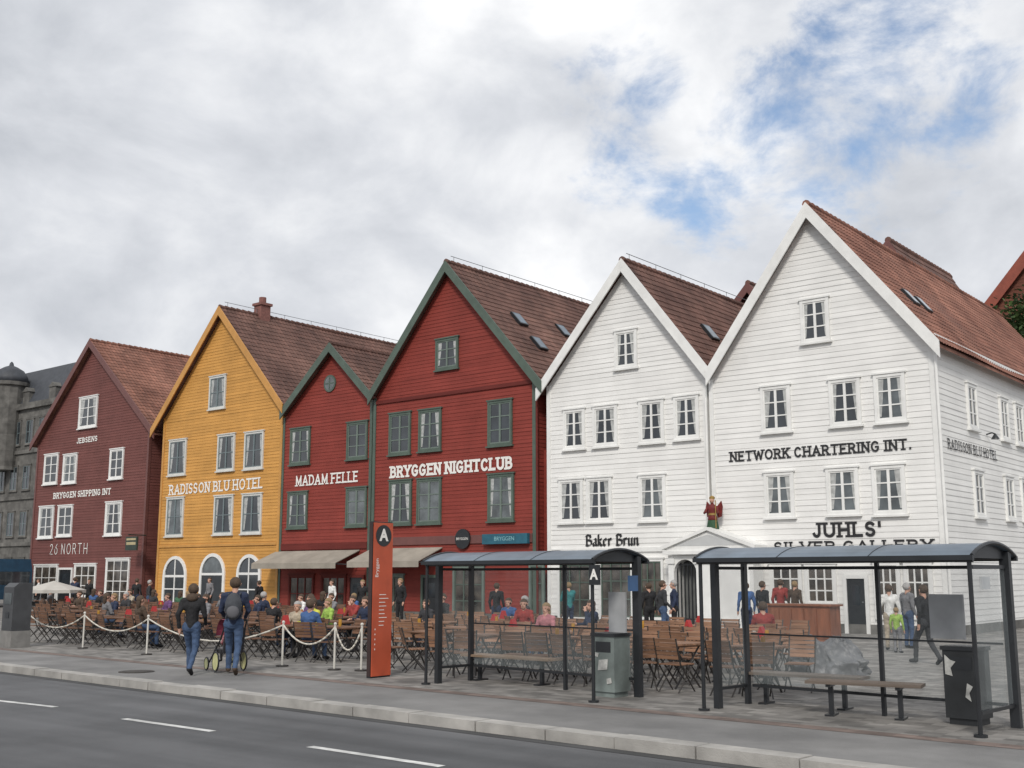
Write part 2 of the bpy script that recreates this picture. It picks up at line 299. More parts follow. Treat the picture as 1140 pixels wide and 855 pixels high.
door_px('H6',(939,640,967),trimW,black); door_px('H1',(66,632,82),trimW,black); door_px('H3',(389,640,407),dred,black); door_px('H4',(470,640,492),trimG,black)
rt,Y=hs['H2'][0],hs['H2'][3]
archwin(rt,(181,619,207,670),Y); archwin(rt,(263,617,290,674),Y); archwin(rt,(221,616,249,690),Y,'door',trimW,glass2,True)
# round window on the small red house
c=onY(368,427,hs['H3'][3]); mb=MB().cyl(c,(c.x,c.y-.07,c.z),.42,n=20).box(c.x-.3,c.x+.3,c.y-.085,c.y-.0705,c.z-.03,c.z+.03).box(c.x-.03,c.x+.03,c.y-.088,c.y-.0705,c.z-.3,c.z+.3)
o=mb.build('round_window',trimG,hs['H3'][0]); MB().cyl((c.x,c.y-.05,c.z),(c.x,c.y-.074,c.z),.33,n=20).build('glass',glass2,o)
# belts and ground floor bands
for k,v,m,t in [('H4',437,dred,.16),('H4',601,trimM,.35),('H3',608,dred,.3),('H2',607,trimY,.12),('H5',612,trimW,.16),('H6',617,trimW,.16)]:
    rt,_,_,Y,x0,x1=hs[k]; z=onY((413+597)/2 if k=='H4' else {'H3':360,'H2':240,'H5':700,'H6':920}[k],v,Y).z
    MB().box(x0+.15,x1-.15,Y-.07,Y,z-t/2,z+t/2).build('belt_course',m,rt)
for k in hs:
    rt,_,_,Y,x0,x1=hs[k]; MB().box(x0-.02,x1+.02,Y-.06,Y+21.9,-.02,.3).build('plinth',stone,rt)
# lettering
Ys={k:hs[k][3] for k in hs}
def S(k,*a,**kw): return sign_px(hs[k][0],a[0],*a[1:6],a[6],Ys[k],**kw)
S('H1','26 NORTH',56,613,98,609,12,inkW,w=.075,serif=False,gap=.5); S('H1','BRYGGEN SHIPPING INT',60,552,124,547,7,inkW,w=.2); S('H1','JEBSENS',86,491,109,488,6,inkW,w=.2)
S('H2','RADISSON BLU HOTEL',189,545,293,538,12,inkW); S('H3','MADAM FELLE',330,535,399,531,12,inkW); S('H4','BRYGGEN NIGHTCLUB',435,525,571,516,14,inkW,w=.22)
S('H6','NETWORK CHARTERING INT.',813,508,1015,495,12,inkB,w=.18); S('H6',"JUHLS'",905,591,982,588,17,inkB,w=.2); S('H6','SILVER GALLERY',862,611,1040,604,12,inkB,w=.19)
S('H5','Baker Brun',652,602,712,600,16,inkB,w=.2,serif=False,gap=.16,font=BLACKLETTER,nib=35)
# side wall of the big white house
rt,_,rz6,Y6,x06,x16=hs['H6']
MX=lambda y,z: T((x16,y,z))@Matrix.Rotation(R(90),4,'Z')
for u,v,wd in [(1081,453,1.0),(1117,467,1.0),(1133.5,473,1.0),(1089,550,1.05),(1123,555,1.05),(1141,557,1.05)]:
    p=onX(u,v,x16); win(rt,MX(p.y,p.z),wd,1.55,trimW,trimW,2,3,curt=1)
a=onX(1054,491,x16);b=onX(1109,510,x16); put_letters(rt,letter_mb('RADISSON BLU HOTEL',abs(b.y-a.y),.34,.13,gap=.4),MX((a.y+b.y)/2,(a.z+b.z)/2),inkB)
p=onX(1098,487,x16); MB().tube([(x16,p.y,p.z+.1),(x16+.2,p.y,p.z+.15),(x16+.3,p.y,p.z+.1)],.025).lathe([(.02,.12),(.13,-.05),(.14,-.08)],(x16+.3,p.y,p.z)).build('wall_lamp',black,rt)
e=hs['H6'][2](x16); MB().cyl((x16+.1,Y6-.1,.1),(x16+.1,Y6-.1,e-.1),.05).box(x16+.02,x16+.16,Y6-.2,Y6+21,e+.02,e+.14).build('drainpipe',trimW,rt)
rt5=hs['H5'][0]; x=hs['H5'][5]; MB().cyl((x+.06,YF-.16,3.4),(x+.06,YF-.16,8.2),.045).build('drainpipe',trimW,rt5)
rt4=hs['H4'][0]; x=hs['H4'][5]; MB().cyl((x+.1,YF-.05,.2),(x+.1,YF-.05,hs['H4'][2](x)-.1),.05).build('drainpipe',dred,rt4)
MB().box(hs['H4'][5]+.02,hs['H5'][4]-.02,YF+.5,YF+.6,0,6.9).build('passage_wall',red,rt4)
# roof windows, wires and chimneys (sub-parts of the roofs)
def skylight(k,u,v,sc=1.):
    rt,ro,rz,Y,x0,x1=hs[k]; i=[s[0] for s in spec].index(k); A=P2(*spec[i][5],Y-.34);E=P2(*spec[i][6],Y-.34); d=ray(u,v); n=Vector((-(E[1]-A[1]),0,E[0]-A[0])); n=n if n.z>0 else -n
    t=(Vector((A[0],0,A[1]))-Vector((0,0,H))).dot(n)/d.dot(n); p=Vector((0,0,H))+d*t; ang=math.atan2(E[1]-A[1],E[0]-A[0])
    M=T(p)@Matrix.Rotation(-ang,4,'Y')@Matrix.Scale(sc,4); o=MB().box(-.45,.45,-.33,.33,.0,.16,0,M).build('roof_window',black,ro); MB().box(-.38,.38,-.26,.26,.161,.17,0,M).build('glass',mat('sky_glass',(.12,.16,.2),.08,.2,spec=.9),o)
for a in [('H4',577,357,.9),('H4',599,384,.9),('H4',626,370,.9),('H5',789,372,.9),('H6',1012,333,.8),('H6',1026,341,.8)]: skylight(*a)
for k in ('H4','H5','H2'):
    i=[s[0] for s in spec].index(k); A=P2(*spec[i][5],YF-.34); mb=MB().cyl((A[0],YF,A[1]+.4),(A[0],YF+20,A[1]+.4),.014,n=5)
    for j in range(11): mb.cyl((A[0],YF+.2+j*1.95,A[1]),(A[0],YF+.2+j*1.95,A[1]+.42),.012,n=5)
    mb.build('ridge_wire',gmetal,hs[k][1])
A=P2(*spec[1][5],YF); p=onX(291,372,A[0]+.45); zc=A[1]+.5
MB().box(p.x-.32,p.x+.32,p.y-.32,p.y+.32,p.z-1.2,zc).box(p.x-.4,p.x+.4,p.y-.4,p.y+.4,zc+.001,zc+.14).cyl((p.x,p.y,zc+.14),(p.x,p.y,zc+.5),.2).build('chimney',mat('chimney_brick',(.22,.10,.085),.9,.2,8),hs['H2'][1])
# awnings
canvas=mat('beige_canvas',(.35,.315,.265),.9,.1,2,grime=.2)
def awn(k,u0,u1,v,out=1.5,m=canvas):
    rt,_,_,Y,_,_=hs[k]; a=onY(u0,v,Y);b=onY(u1,v,Y); z=(a.z+b.z)/2
    mb=MB()
    P=[(Y-.03,z),(Y-out,z-.6),(Y-out,z-.85),(Y-out+.02,z-.85),(Y-out+.02,z-.62),(Y-.03,z-.04)]
    mb.add([(a.x,y,q) for y,q in P]+[(b.x,y,q) for y,q in P],[tuple(range(6)),tuple(range(11,5,-1))]+[(i,6+i,6+(i+1)%6,(i+1)%6) for i in range(6)])
    o=mb.build('awning',m,rt)
    for x in (a.x+.1,b.x-.1): MB().cyl((x,Y-.03,z-.7),(x,Y-out+.05,z-.64),.025).build('awning_arm',gmetal,o)
awn('H3',308,401,613); awn('H4',414,493,610)
c=onY(517,600,YF); MB().cyl((c.x,YF-.05,c.z),(c.x,YF-.14,c.z),.42,n=24).build('round_sign',black,rt4)
put_letters(rt4,bf('BRYGGEN',.15),T((c.x,YF-.15,c.z)),inkW)
a=onY(541,595,YF);b=onY(591,605,YF); MB().box(a.x,b.x,YF-.25,YF-.08,b.z,a.z).build('sign_board',mat('blue_teal_sign',(.02,.11,.16),.5,.2),rt4)
put_letters(rt4,bf('BRYGGEN',.24),T(((a.x+b.x)/2,YF-.256,(a.z+b.z)/2)),mat('pale_teal',(.25,.5,.55),.5,.05))
x=hs['H1'][5]; z=onY(160,603,YF).z; o=MB().box(x-.1,x+1.0,YF-1.0,YF-.9,z-.5,z+.25).cyl((x+.3,YF,z+.35),(x+.3,YF-1.1,z+.35),.03).build('hanging_sign',mat('dark_green_sign',(.03,.045,.035),.5,.2),hs['H1'][0])
for za,zb in ((z-.2,z-.05),(z+.05,z+.16)): MB().box(x,x+.9,YF-1.008,YF-1.002,za,zb).build('gold_band',mat('faded_gold_paint',(.45,.38,.22),.5,.1),o)
# portico at the white houses
a=onY(741,616,YF-.9);b=onY(838,610,YF-.9);pk=onY(788,591,YF-.9); z=(a.z+b.z)/2
mb=MB().prism([(a.x,z),(b.x,z),(b.x,z+.14),(pk.x,pk.z),(a.x,z+.14)],YF-.9,YF-.03).box(a.x-.08,b.x+.08,YF-.98,YF-.02,z-.12,z-.003)
po=mb.build('portico',trimW,rt5)
for s,x in ((-1,a.x),(1,b.x)): MB().prism([(x+s*.12,z+.05),(pk.x,pk.z+.02),(pk.x,pk.z+.13),(x+s*.12,z+.18)],YF-1.0-.002*s,YF-.02).build('raking_cornice',trimW,po)
gx0=onY(754,650,YF-.6).x; gx1=onY(779,650,YF-.6).x; zt=z-.14
for x0,x1 in ((a.x+.05,gx0),(gx1,b.x-.05)): MB().box(x0,x1,YF-.82,YF-.1,.0,zt).box(x0-.05,x1+.05,YF-.87,YF-.36,.001,.35).box(x0-.05,x1+.05,YF-.87,YF-.36,zt-.3,zt-.12).build('pilaster',trimW,po)
gw=(gx1-gx0)/2; gc=(gx0+gx1)/2; zs=zt-.15-gw; mb=MB()
for i in range(10):
    t0=math.pi*(1-i/10);t1=math.pi*(1-(i+1)/10); mb.prism([(gc+gw*cos(t0),zs+gw*sin(t0)),(gc+gw*cos(t1),zs+gw*sin(t1)),(gc+gw*cos(t1),zt-.001),(gc+gw*cos(t0),zt-.001)],YF-.80,YF-.4)
mb.build('arch_spandrel',trimW,po)
MB().prism([(a.x+.3,z+.18),(b.x-.3,z+.18),(pk.x,pk.z-.12)],YF-.91,YF-.901).build('tympanum',mat('recess_shade_grey',(.52,.53,.53),.5,.05),po)  # flat plate on the white pediment, shade of a recess put into its colour
mb=MB(); x0,x1=gx0+.02,gx1-.02
for i in range(7): x=x0+(x1-x0)*i/6; mb.box(x-.018,x+.018,YF-.62,YF-.58,.05,2.3)
mb.box(x0,x1,YF-.63,YF-.57,.3,.36).box(x0,x1,YF-.63,YF-.57,2.2,2.26); mb.build('gate',black,po); MB().box(x0,x1,YF-.14,YF-.11,0,zt-.1).build('gateway',mat('grey_inner_door',(.16,.165,.16),.6,.2),po)
# carved figure over the portico
rs=mat('red_robe',(.15,.016,.015),.7,.35,8); gp=mat('gold_paint',(.30,.19,.05),.5,.25,9); gr=mat('green_robe',(.025,.075,.035),.7,.35,8); skin=mat('skin',(.52,.30,.22),.6,.06,8)
fp=onY(794,598,YF-.5); st_=root('carved_figure','painted wooden figure in red, green and gold standing over the white portico','statue',(fp.x,fp.y,pk.z-.2)); st_.scale=(.84,.84,.84)
MB().box(-.28,.28,-.25,.25,0,.16).box(-.22,.22,-.2,.2,.161,.3).build('pedestal',gr,st_)
MB().lathe([(.26,.3),(.28,.36),(.23,.6),(.2,.72)],sy=.75).build('green_skirt',gr,st_,True)
MB().lathe([(.22,.7),(.2,.8),(.16,.95),(.2,1.15),(.21,1.25),(.08,1.36),(.05,1.42)],sy=.75).build('robe',rs,st_,True)
MB().lathe([(.185,.9),(.175,.94),(.18,.99)],sy=.8).build('belt',gp,st_)
MB().cyl((-.2,0,1.25),(-.3,-.15,1.0),.07,.05).cyl((-.3,-.15,1.0),(-.12,-.3,1.05),.055,.045).build('arm',rs,st_,True)
MB().cyl((.2,0,1.25),(.32,-.12,1.0),.07,.05).cyl((.32,-.12,1.0),(.34,-.32,1.12),.055,.045).build('arm',rs,st_,True)
MB().ball((0,-.02,1.53),(.1,.11,.13)).ball((0,-.13,1.51),(.02,.03,.03)).build('head',skin,st_,True)
MB().lathe([(.12,1.58),(.12,1.66),(.07,1.7),(.02,1.72)]).build('crown',gp,st_); MB().cyl((.34,-.34,.35),(.34,-.34,1.5),.02).build('staff',gp,st_)
for s in (-1,1): MB().prism([(s*.08,1.2),(s*.34,1.5),(s*.4,1.25),(s*.34,.85),(s*.15,.8)],.14,.19).build('wing',rs,st_)
# ---------- rear buildings
Y=YF+9; A=P2(992,271,Y); house('brown roofed house standing behind the largest white house',Y,A[0]-3.2,A[0]+1.2,(A[0]-3.6,A[1]-4),A,(A[0]+1.9,A[1]-3.4),paint('brown_paint',(.1,.04,.03)),trimM,tileB,7.5,fine=False,side=False,name='rear_house')
Y=YF+12; A=P2(836,318,Y); house('dark roofed house peeping between the two white gables',Y,A[0]-2.6,A[0]+1.5,(A[0]-3,A[1]-3.2),A,(A[0]+2,A[1]-2.5),paint('brown_paint',(.1,.04,.03)),trimM,tileB,8,fine=False,side=False,name='rear_house')
Y=66; A=P2(1190,220,Y); E=P2(1090,352,Y); house('brick gable house beyond the right end of the row, dark foliage before it',Y,E[0]+.3,2*A[0]-E[0],E,A,(2*A[0]-E[0],E[1]),paint('brick_red_wall',(.16,.06,.04)),mat('rust_trim',(.25,.06,.035),.6,.15),tileR,14,fine=False,barge=.6,name='rear_house')
# tree in front of that gable
bark=mat('bark',(.06,.045,.03),.9,.3,6,.5,20); leaf=mat('foliage',(.03,.07,.02),.7,.45,1.3,c2=(.085,.14,.035))
def tree(x,y,z0,h,rad,label):
    rt=root('leafy_tree',label,'tree',(x,y,z0)); mb=MB().cyl((0,0,0),(.1,0,h*.5),.28,.18).cyl((.1,0,h*.5),(.3,.2,h*.85),.18,.06)
    for i in range(7): t=i*2.4; mb.cyl((.1,0,h*(.5+.05*i)),(rad*.7*cos(t),rad*.7*sin(t),h*(.65+.04*i)),.09,.03,6)
    mb.build('trunk',bark,rt); mb=MB()
    cl=[(Vector((random.gauss(0,.45)*rad,random.gauss(0,.45)*rad,h*.82+random.gauss(0,.4)*rad)),rad*random.uniform(.2,.4)) for _ in range(30)]
    for c,r in cl:
        for _ in range(190):
            p=c+Vector((random.gauss(0,1),random.gauss(0,1),random.gauss(0,1)))*(r*.55); a=Vector((random.uniform(-1,1),random.uniform(-1,1),random.uniform(-.6,.6))).normalized()*.17; b=a.cross(Vector((random.random(),random.random(),1))).normalized()*.1
            mb.add([p-a,p-b,p+a,p+b],[(0,1,2,3)])
    mb.build('crown',leaf,rt,fix=False)
p=onY(1152,376,62); tree(p.x,p.y,0,p.z/.82,2.1,'dark leafy tree before the brick gable at the right edge')
# grey stone building on the left
Y=46.; a=onY(-60,600,Y);b=onY(62,600,Y); ze=onY(30,456,Y).z; zr=onY(30,408,Y).z
sb=root('stone_building','grey stone town building with a domed corner turret, left of the maroon house','building',((a.x+b.x)/2,Y,0),world=True)
mb=MB().box(a.x,b.x,Y,Y+14,0,ze).box(a.x-.2,b.x+.2,Y-.3,Y+14.2,ze+.001,ze+.5)
for zz in (4.2,8.,11.8): mb.box(a.x-.1,b.x+.1,Y-.15,Y-.001,zz,zz+.3)
mb.build('wall',stone,sb)
MB().add([(a.x,Y,ze+.5),(b.x,Y,ze+.5),(b.x,Y+14,ze+.5),(a.x,Y+14,ze+.5),(a.x+1.5,Y+1.6,zr),(b.x-.6,Y+1.6,zr),(b.x-.6,Y+12,zr),(a.x+1.5,Y+12,zr)],[(0,1,5,4),(1,2,6,5),(2,3,7,6),(3,0,4,7),(4,5,6,7)]).build('roof',slate,sb)
for zi in range(4):
    n=9
    for j in range(n):
        x=a.x+(b.x-a.x)*(j+.5)/n; z=2.2+zi*3.8
        if z<ze-1: win(sb,T((x,Y,z)),1.3,2.1,stone,trimT,2,2,g=glass)
q=onY(12,470,Y); zt=onY(12,409,Y).z
MB().lathe([(1.4,ze-5),(1.4,zt-1.9),(1.6,zt-1.8),(1.6,zt-1.5)],(q.x,Y-.3,0)).build('turret',stone,sb); MB().lathe([(1.5,zt-1.5),(1.4,zt-1.0),(1.05,zt-.45),(.5,zt-.12),(.2,zt),(.16,zt+.2),(.05,zt+.35)],(q.x,Y-.3,0)).build('dome',slate,sb,True)
for dx in (-6.5,-2.2):
    x=b.x+dx; z=ze+.55; MB().box(x-.5,x+.5,Y+.05,Y+1.6,z,z+1.0).prism([(x-.6,z+1.001),(x+.6,z+1.001),(x,z+1.4)],Y-.02,Y+1.8).build('dormer',stone,sb)
# ---------- setting
def struct(mb,name,m): return mb.build(name,m,kind='structure')
K0=onZ(0,741);K1=onZ(700,824); ks=math.atan2(K1.y-K0.y,K1.x-K0.x); MS=T(K0)@Matrix.Rotation(ks,4,'Z'); MSi=MS.inverted()
asph=mat('asphalt',(.10,.103,.108),.85,.22,1.0,.5,90,c2=(.14,.142,.147),stretch=(.08,1.2,1),plainbump=True,grime=.2); pav=mat('pavement_asphalt',(.20,.198,.194),.9,.22,.6,.4,70,c2=(.26,.255,.248),grime=.2); gran=mat('granite',(.38,.365,.34),.8,.2,2.5,.3,60,grime=.2)
plaza=mat('plaza_cobbles',(.22,.21,.195),.9,.25,1.2,.5,30,c2=(.29,.275,.255),cell=(.22,.16,50),grime=.2,cr=(.65,1.25)); brk=mat('brick_strip',(.17,.13,.112),.9,.25,3,.3,40,cell=(.24,.12,50)); linew=mat('road_line',(.62,.62,.60),.8,.25,6,grime=.3)
struct(MB().add([(-900,-900,-.2),(900,-900,-.2),(900,900,-.2),(-900,900,-.2)],[(0,1,2,3)]),'ground',mat('ground_grey',(.13,.13,.125),.9,.2,.2))
def sq(name,m,s0,s1,n0,n1,z,s=1):
    N=60; mb=MB()
    for i in range(N): a=s0+(s1-s0)*i/N;b=s0+(s1-s0)*(i+1)/N; mb.add([(a,n0,z),(b,n0,z),(b,n1,z),(a,n1,z)],[(0,1,2,3)],0,MS)
    return struct(mb,name,m)
ns=(MSi@onZ(620,784)).y
sq('road',asph,-200,90,-30,0,-.12); sq('pavement',pav,-200,90,.3,ns,0.); sq('gutter_strip',brk,-200,90,ns,ns+.3,.003); sq('plaza',plaza,-200,90,ns+.3,110,0.)
mb=MB(); s=-70.
while s<45: l=random.uniform(.95,1.25); dz=random.uniform(-.008,.008); b=MB().box(s,s+l-.018,random.uniform(-.008,.008),.299,-.19,.012+dz); mb.add(b.v,b.f,0,MS); s+=l
struct(mb,'kerb',gran)
sq('gutter',mat('gutter_grime',(.06,.06,.06),.9,.3,.8),-200,90,-.22,-.012,-.116)
mb=MB()
for u0,v0,u1,v1 in [(-160,764,-60,774),(-10,779,62,787),(138,800,237,814),(345,831,492,853),(700,884,980,930)]:
    a=onZ(u0,v0,-.116);b=onZ(u1,v1,-.116); d=(b-a).normalized(); n=Vector((-d.y,d.x,0))*.06; mb.add([a-n,b-n,b+n,a+n],[(0,1,2,3)])
struct(mb,'road_marking',linew)
g=onZ(152,748); o=MB().cyl((g.x,g.y,.001),(g.x,g.y,.012),.34,n=20).cyl((g.x,g.y,.0121),(g.x,g.y,.018),.27,n=20).build('manhole_cover',mat('cast_iron',(.05,.045,.04),.7,.3,12,.5,30)); tag(o,'round iron manhole cover in the pavement left of the walking woman','manhole cover')
# ---------- bus shelters
sroof=mat('shelter_roof',(.13,.17,.215),.35,.2,2,spec=.5,grime=.25)
pane=mat('clear_panel',(.42,.47,.48),.05,.3,1.5,alpha=.11,spec=.7)
def shelter(A,B,D,label,mids,ex,ends=(0,1)):
    d=B-A; L=d.length; ang=math.atan2(d.y,d.x); rt=root('bus_shelter',label,'bus shelter',A,ang,'bus shelters')
    h=2.06
    n=10; y0,y1=-.06,D+.2; rise=.2; pts=[(y0+(y1-y0)*i/n,h+rise*sin(math.pi*(.04+.92*i/n))**.75) for i in range(n+1)]
    mb=MB(); x0,x1=-.05,L+.06
    for (ya,za),(yb,zb) in zip(pts,pts[1:]): mb.add([(x0,ya,za),(x1,ya,za),(x1,yb,zb),(x0,yb,zb),(x0,ya,za-.02),(x1,ya,za-.02),(x1,yb,zb-.02),(x0,yb,zb-.02)],[(0,1,2,3),(4,7,6,5),(0,4,5,1),(2,6,7,3)])
    rf=mb.build('roof',sroof,rt)
    mb=MB(); k=int(L/1.1)
    for i in range(k+1):
        x=x0+(x1-x0)*i/k; w=.024 if i in(0,k) else .006
        for (ya,za),(yb,zb) in zip(pts,pts[1:]): mb.cyl((x,ya,za+.002),(x,yb,zb+.002),w,n=6)
    mb.box(x0-.02,x1+.02,y0-.03,y0+.02,h-.015,h+.045).box(x0-.02,x1+.02,y1-.02,y1+.03,h-.015,h+.045); mb.build('roof_frame',black,rf)
    for x in (0,L):
        MB().prism([(y,z-.03) for y,z in pts],0,.02,0,T((x+(.0 if x else -.02),0,0))@Matrix.Rotation(R(90),4,'Z')).build('end_arch',black,rt)
        MB().cyl((x,0,0),(x,0,h),.028).cyl((x,0,0),(x,0,.03),.08).build('post',black,rt); w=.06 if x else .03; MB().box(x-w,x+w,D-.045,D+.045,0,h+.1).build('post',black,rt)
    MB().box(-.045,.045,ex-.05,ex+.05,0,h+.1).build('post',black,rt)
    for m in mids: MB().box(L*m-.025,L*m+.025,D-.03,D+.03,0,h+.1).build('post',black,rt)
    xs=[0.06]+[L*m for m in mids]+[L-.06]
    for a,b in zip(xs,xs[1:]):
        o=MB().box(a+.04,b-.04,D-.008,D+.008,.3,h-.12).build('glass_panel',pane,rt)
        for za,zb in ((.25,.29),(h-.115,h-.07),(1.0,1.025)): MB().box(a+.03,b-.03,D-.02,D-.0085 if za==1.0 else D+.02,za,zb).build('panel_rail',black,o)
    for i in ends:
        x,ya=((0,ex+.08),(L,.06))[i]
        o=MB().box(x-.008,x+.008,ya,D-.08,.3,h-.12).build('glass_panel',pane,rt)
        for za,zb in ((.25,.29),(h-.115,h-.07)): MB().box(x-.02,x+.02,ya-.02,D-.055,za,zb).build('panel_rail',black,o)
    for y,z in ((0,.02),(D,.06)): MB().cyl((-.05,y,h+z-.03),(L+.05,y,h+z-.03),.03,n=8).build('beam',black,rt)
    return rt,L
A1,B1=onZ(474,762),onZ(661,782); A2,B2=onZ(784,791),onZ(1092,821)
s1,L1=shelter(A1,B1,1.05,'smaller looking glass bus shelter, left one of the two, near the red totem',[.6],.28,(0,)); s2,L2=shelter(A2,B2,1.15,'larger looking bus shelter at the right, benches standing under its roof',[.55],.36)
sgrey=mat('sign_grey',(.45,.47,.48),.5,.1); bgrey=mat('board_grey',(.36,.37,.38),.5,.15)
MB().box(L1+.0,L1+.2,-.075,-.04,1.72,2.02).build('stop_sign',black,s1); put_letters(s1,bf('A',.21,.008),T((L1+.1,-.079,1.87)),inkW)
MB().box(L1+.07,L1+.11,.75,.95,1.62,1.86).build('info_screen',mat('blue_screen',(.04,.10,.22),.3,.2),s1)
MB().box(L1-.55,L1-.2,1.0,1.035,.95,1.6).build('timetable_board',bgrey,s1)
MB().box(L2+.03,L2+.06,.2,.45,1.7,1.85).build('stop_sign',sgrey,s2)
MB().box(L2-1.0,L2-.55,1.09,1.135,1.05,1.62).build('map_board',bgrey,s2)
def bin_(p,label,m,patch,rz):
    rt=root('litter_bin',label,'litter bin',p,rz); MB().box(-.22,.22,-.2,.2,.08,.92).box(-.19,.19,-.17,.17,0,.079).build('body',m,rt); MB().box(-.24,.24,-.22,.22,.921,.97).build('lid',black,rt)
    MB().box(-.15,.15,-.206,-.201,.68,.84).build('slot',black,rt)
    for q in patch: MB().prism(q,-.212,-.2015).build('poster',mat('torn_paper',(.42,.42,.40),.8,.3,12),rt)
sa=math.atan2((B2-A2).y,(B2-A2).x)
bin_(onZ(681,775),'grey green litter bin with stickers at the end of the left shelter',mat('bin_grey_green',(.17,.2,.19),.5,.25,3,grime=.3),[[(-.1,.4),(.08,.42),(.1,.58),(-.08,.56)],[(-.17,.62),(-.1,.6),(-.08,.66),(-.16,.67)],[(.08,.2),(.17,.22),(.15,.3),(.07,.28)]],sa)
bin_(onZ(1080,806),'black litter bin with torn white posters under the right shelter',mat('bin_black',(.02,.022,.024),.5,.3,3),[[(-.19,.62),(-.1,.6),(-.12,.7),(-.05,.78),(-.12,.8),(-.19,.86)],[(.05,.35),(.12,.3),(.1,.4),(.15,.48),(.08,.52)]],sa)
wood_g=mat('weathered_wood',(.17,.135,.11),.8,.3,2,.3,20,stretch=(.4,6,6)); wood_s=mat('slatted_bench_wood',(.26,.18,.12),.8,.3,2,.3,20,stretch=(.4,6,6))
def bench(a,b,label,m=wood_g):
    d=b-a; L=d.length+.5; rt=root('bench',label,'bench',(a+b)/2,math.atan2(d.y,d.x)); mb=MB()
    for j in range(3): mb.box(-L/2,L/2,-.2+j*.137,-.2+j*.137+.125,.42,.46)
    mb.build('seat',m,rt)
    for x in (-L/2+.3,L/2-.3): MB().box(x-.03,x+.03,-.03,.03,0,.38).box(x-.03,x+.03,-.17,.17,.381,.418).box(x-.06,x+.06,-.16,.16,.0,.025).build('leg',black,rt)
bench(onZ(850,783),onZ(945,790),'long weathered plank bench under the right shelter, left one of two'); bench(onZ(922,796),onZ(1008,801),'long weathered plank bench under the right shelter, nearer the black bin'); bench(onZ(532,757),onZ(606,763),'lighter plank bench inside the left bus shelter',wood_s)
# ---------- totem
tp=onZ(421,754); tt=root('information_totem','tall orange red street totem with a letter A on a black disc','totem',tp)
MB().box(-.05,.05,-.25,.25,0,2.86).build('body',black,tt)
orange=mat('totem_orange',(.50,.09,.038),.5,.1,grime=.15); MB().box(.051,.07,-.24,.25,.03,2.84).build('panel',orange,tt); MB().box(-.045,.045,-.256,-.2505,.03,2.84).build('edge_panel',mat('totem_edge',(.04,.022,.02),.5,.15),tt)
RZ=Matrix.Rotation(R(90),4,'Z'); MB().cyl((.0701,.005,2.6),(.076,.005,2.6),.2,n=28).build('disc',black,tt); put_letters(tt,bf('A',.3,.012),T((.079,.005,2.6))@RZ,inkW)
put_letters(tt,bf('Bryggen',.11),T((.073,-.15,2.0))@RZ@Matrix.Rotation(R(-90),4,'Y'),inkW)
for i in range(9): y1=-.08+random.uniform(.1,.24); MB().box(.0705,.074,-.08,y1,1.5-.07*i,1.512-.07*i).build('direction_line',inkW,tt)
for i in range(5): MB().box(.0705,.074,-.18,-.165,.5+.09*i,.53+.09*i).build('direction_line',inkW,tt)
# ---------- terrace furniture
wd=mat('terrace_wood',(.16,.082,.048),.7,.35,3,.2,20,stretch=(.5,5,5)); wl=mat('chair_wood',(.25,.135,.08),.7,.35,3,.2,20,stretch=(.5,5,5)); iron=mat('dark_iron',(.04,.036,.034),.5,.2)
def mk_chair(name,label,m,g):
    rt=root(name,label,'chair',(0,0,0),0,g); mb=MB()
    for i in range(6): mb.box(-.21,.21,-.2+i*.07,-.2+i*.07+.055,.43,.45)
    mb.build('seat',m,rt); mb=MB(); Mb=T((0,-.21,.45))@Matrix.Rotation(R(14),4,'X')
    for i in range(5): mb.box(-.2,.2,-.012,.012,.08+.07*i,.08+.07*i+.055,0,Mb)
    mb.build('backrest',m,rt)
    for s in (-1,1): MB().tube([(s*.215,-.32,.86),(s*.215,-.2,.45),(s*.215,.2,.0)],.013,5).tube([(s*.19,.2,.43),(s*.19,-.24,.0)],.013,5).build('leg_frame',iron,rt)
    return rt
def mk_table(name,label,m,g,w=1.2,d=.72):
    rt=root(name,label,'table',(0,0,0),0,g); mb=MB(); k=6
    for i in range(k): mb.box(-w/2,w/2,-d/2+i*d/k,-d/2+(i+1)*d/k-.012,.71,.74)
    mb.box(-w/2+.1,-w/2+.16,-d/2+.03,d/2-.03,.68,.709).box(w/2-.16,w/2-.1,-d/2+.03,d/2-.03,.68,.709); mb.build('tabletop',m,rt)
    for s in (-1,1): MB().tube([(s*(w/2-.13),-d/2+.05,.68),(s*(w/2-.13),d/2-.08,0)],.018,5).tube([(s*(w/2-.17),d/2-.05,.68),(s*(w/2-.17),-d/2+.08,0)],.018,5).build('leg_frame',iron,rt)
    return rt
slots=[]; used={}
def place(proto,loc,rz):
    k=proto.name
    if k not in used: used[k]=1; proto.location=loc; proto.rotation_euler=(0,0,rz); return proto
    return dup(proto,loc,rz)
cA=mk_chair('terrace_chair','brown slatted folding chair at a terrace table behind the white rope',wd,'brown chairs on the roped terrace'); tA=mk_table('terrace_table','brown slatted wooden table on the terrace behind the white rope',wd,'brown tables on the roped terrace')
cB=mk_chair('folding_chair','light brown slatted folding chair standing behind the left bus shelter',wl,'light brown folding chairs behind the shelters'); tB=mk_table('folding_table','light brown slatted café table standing behind the left bus shelter',wl,'light brown tables behind the shelters',.8,.7)
tabs=[]
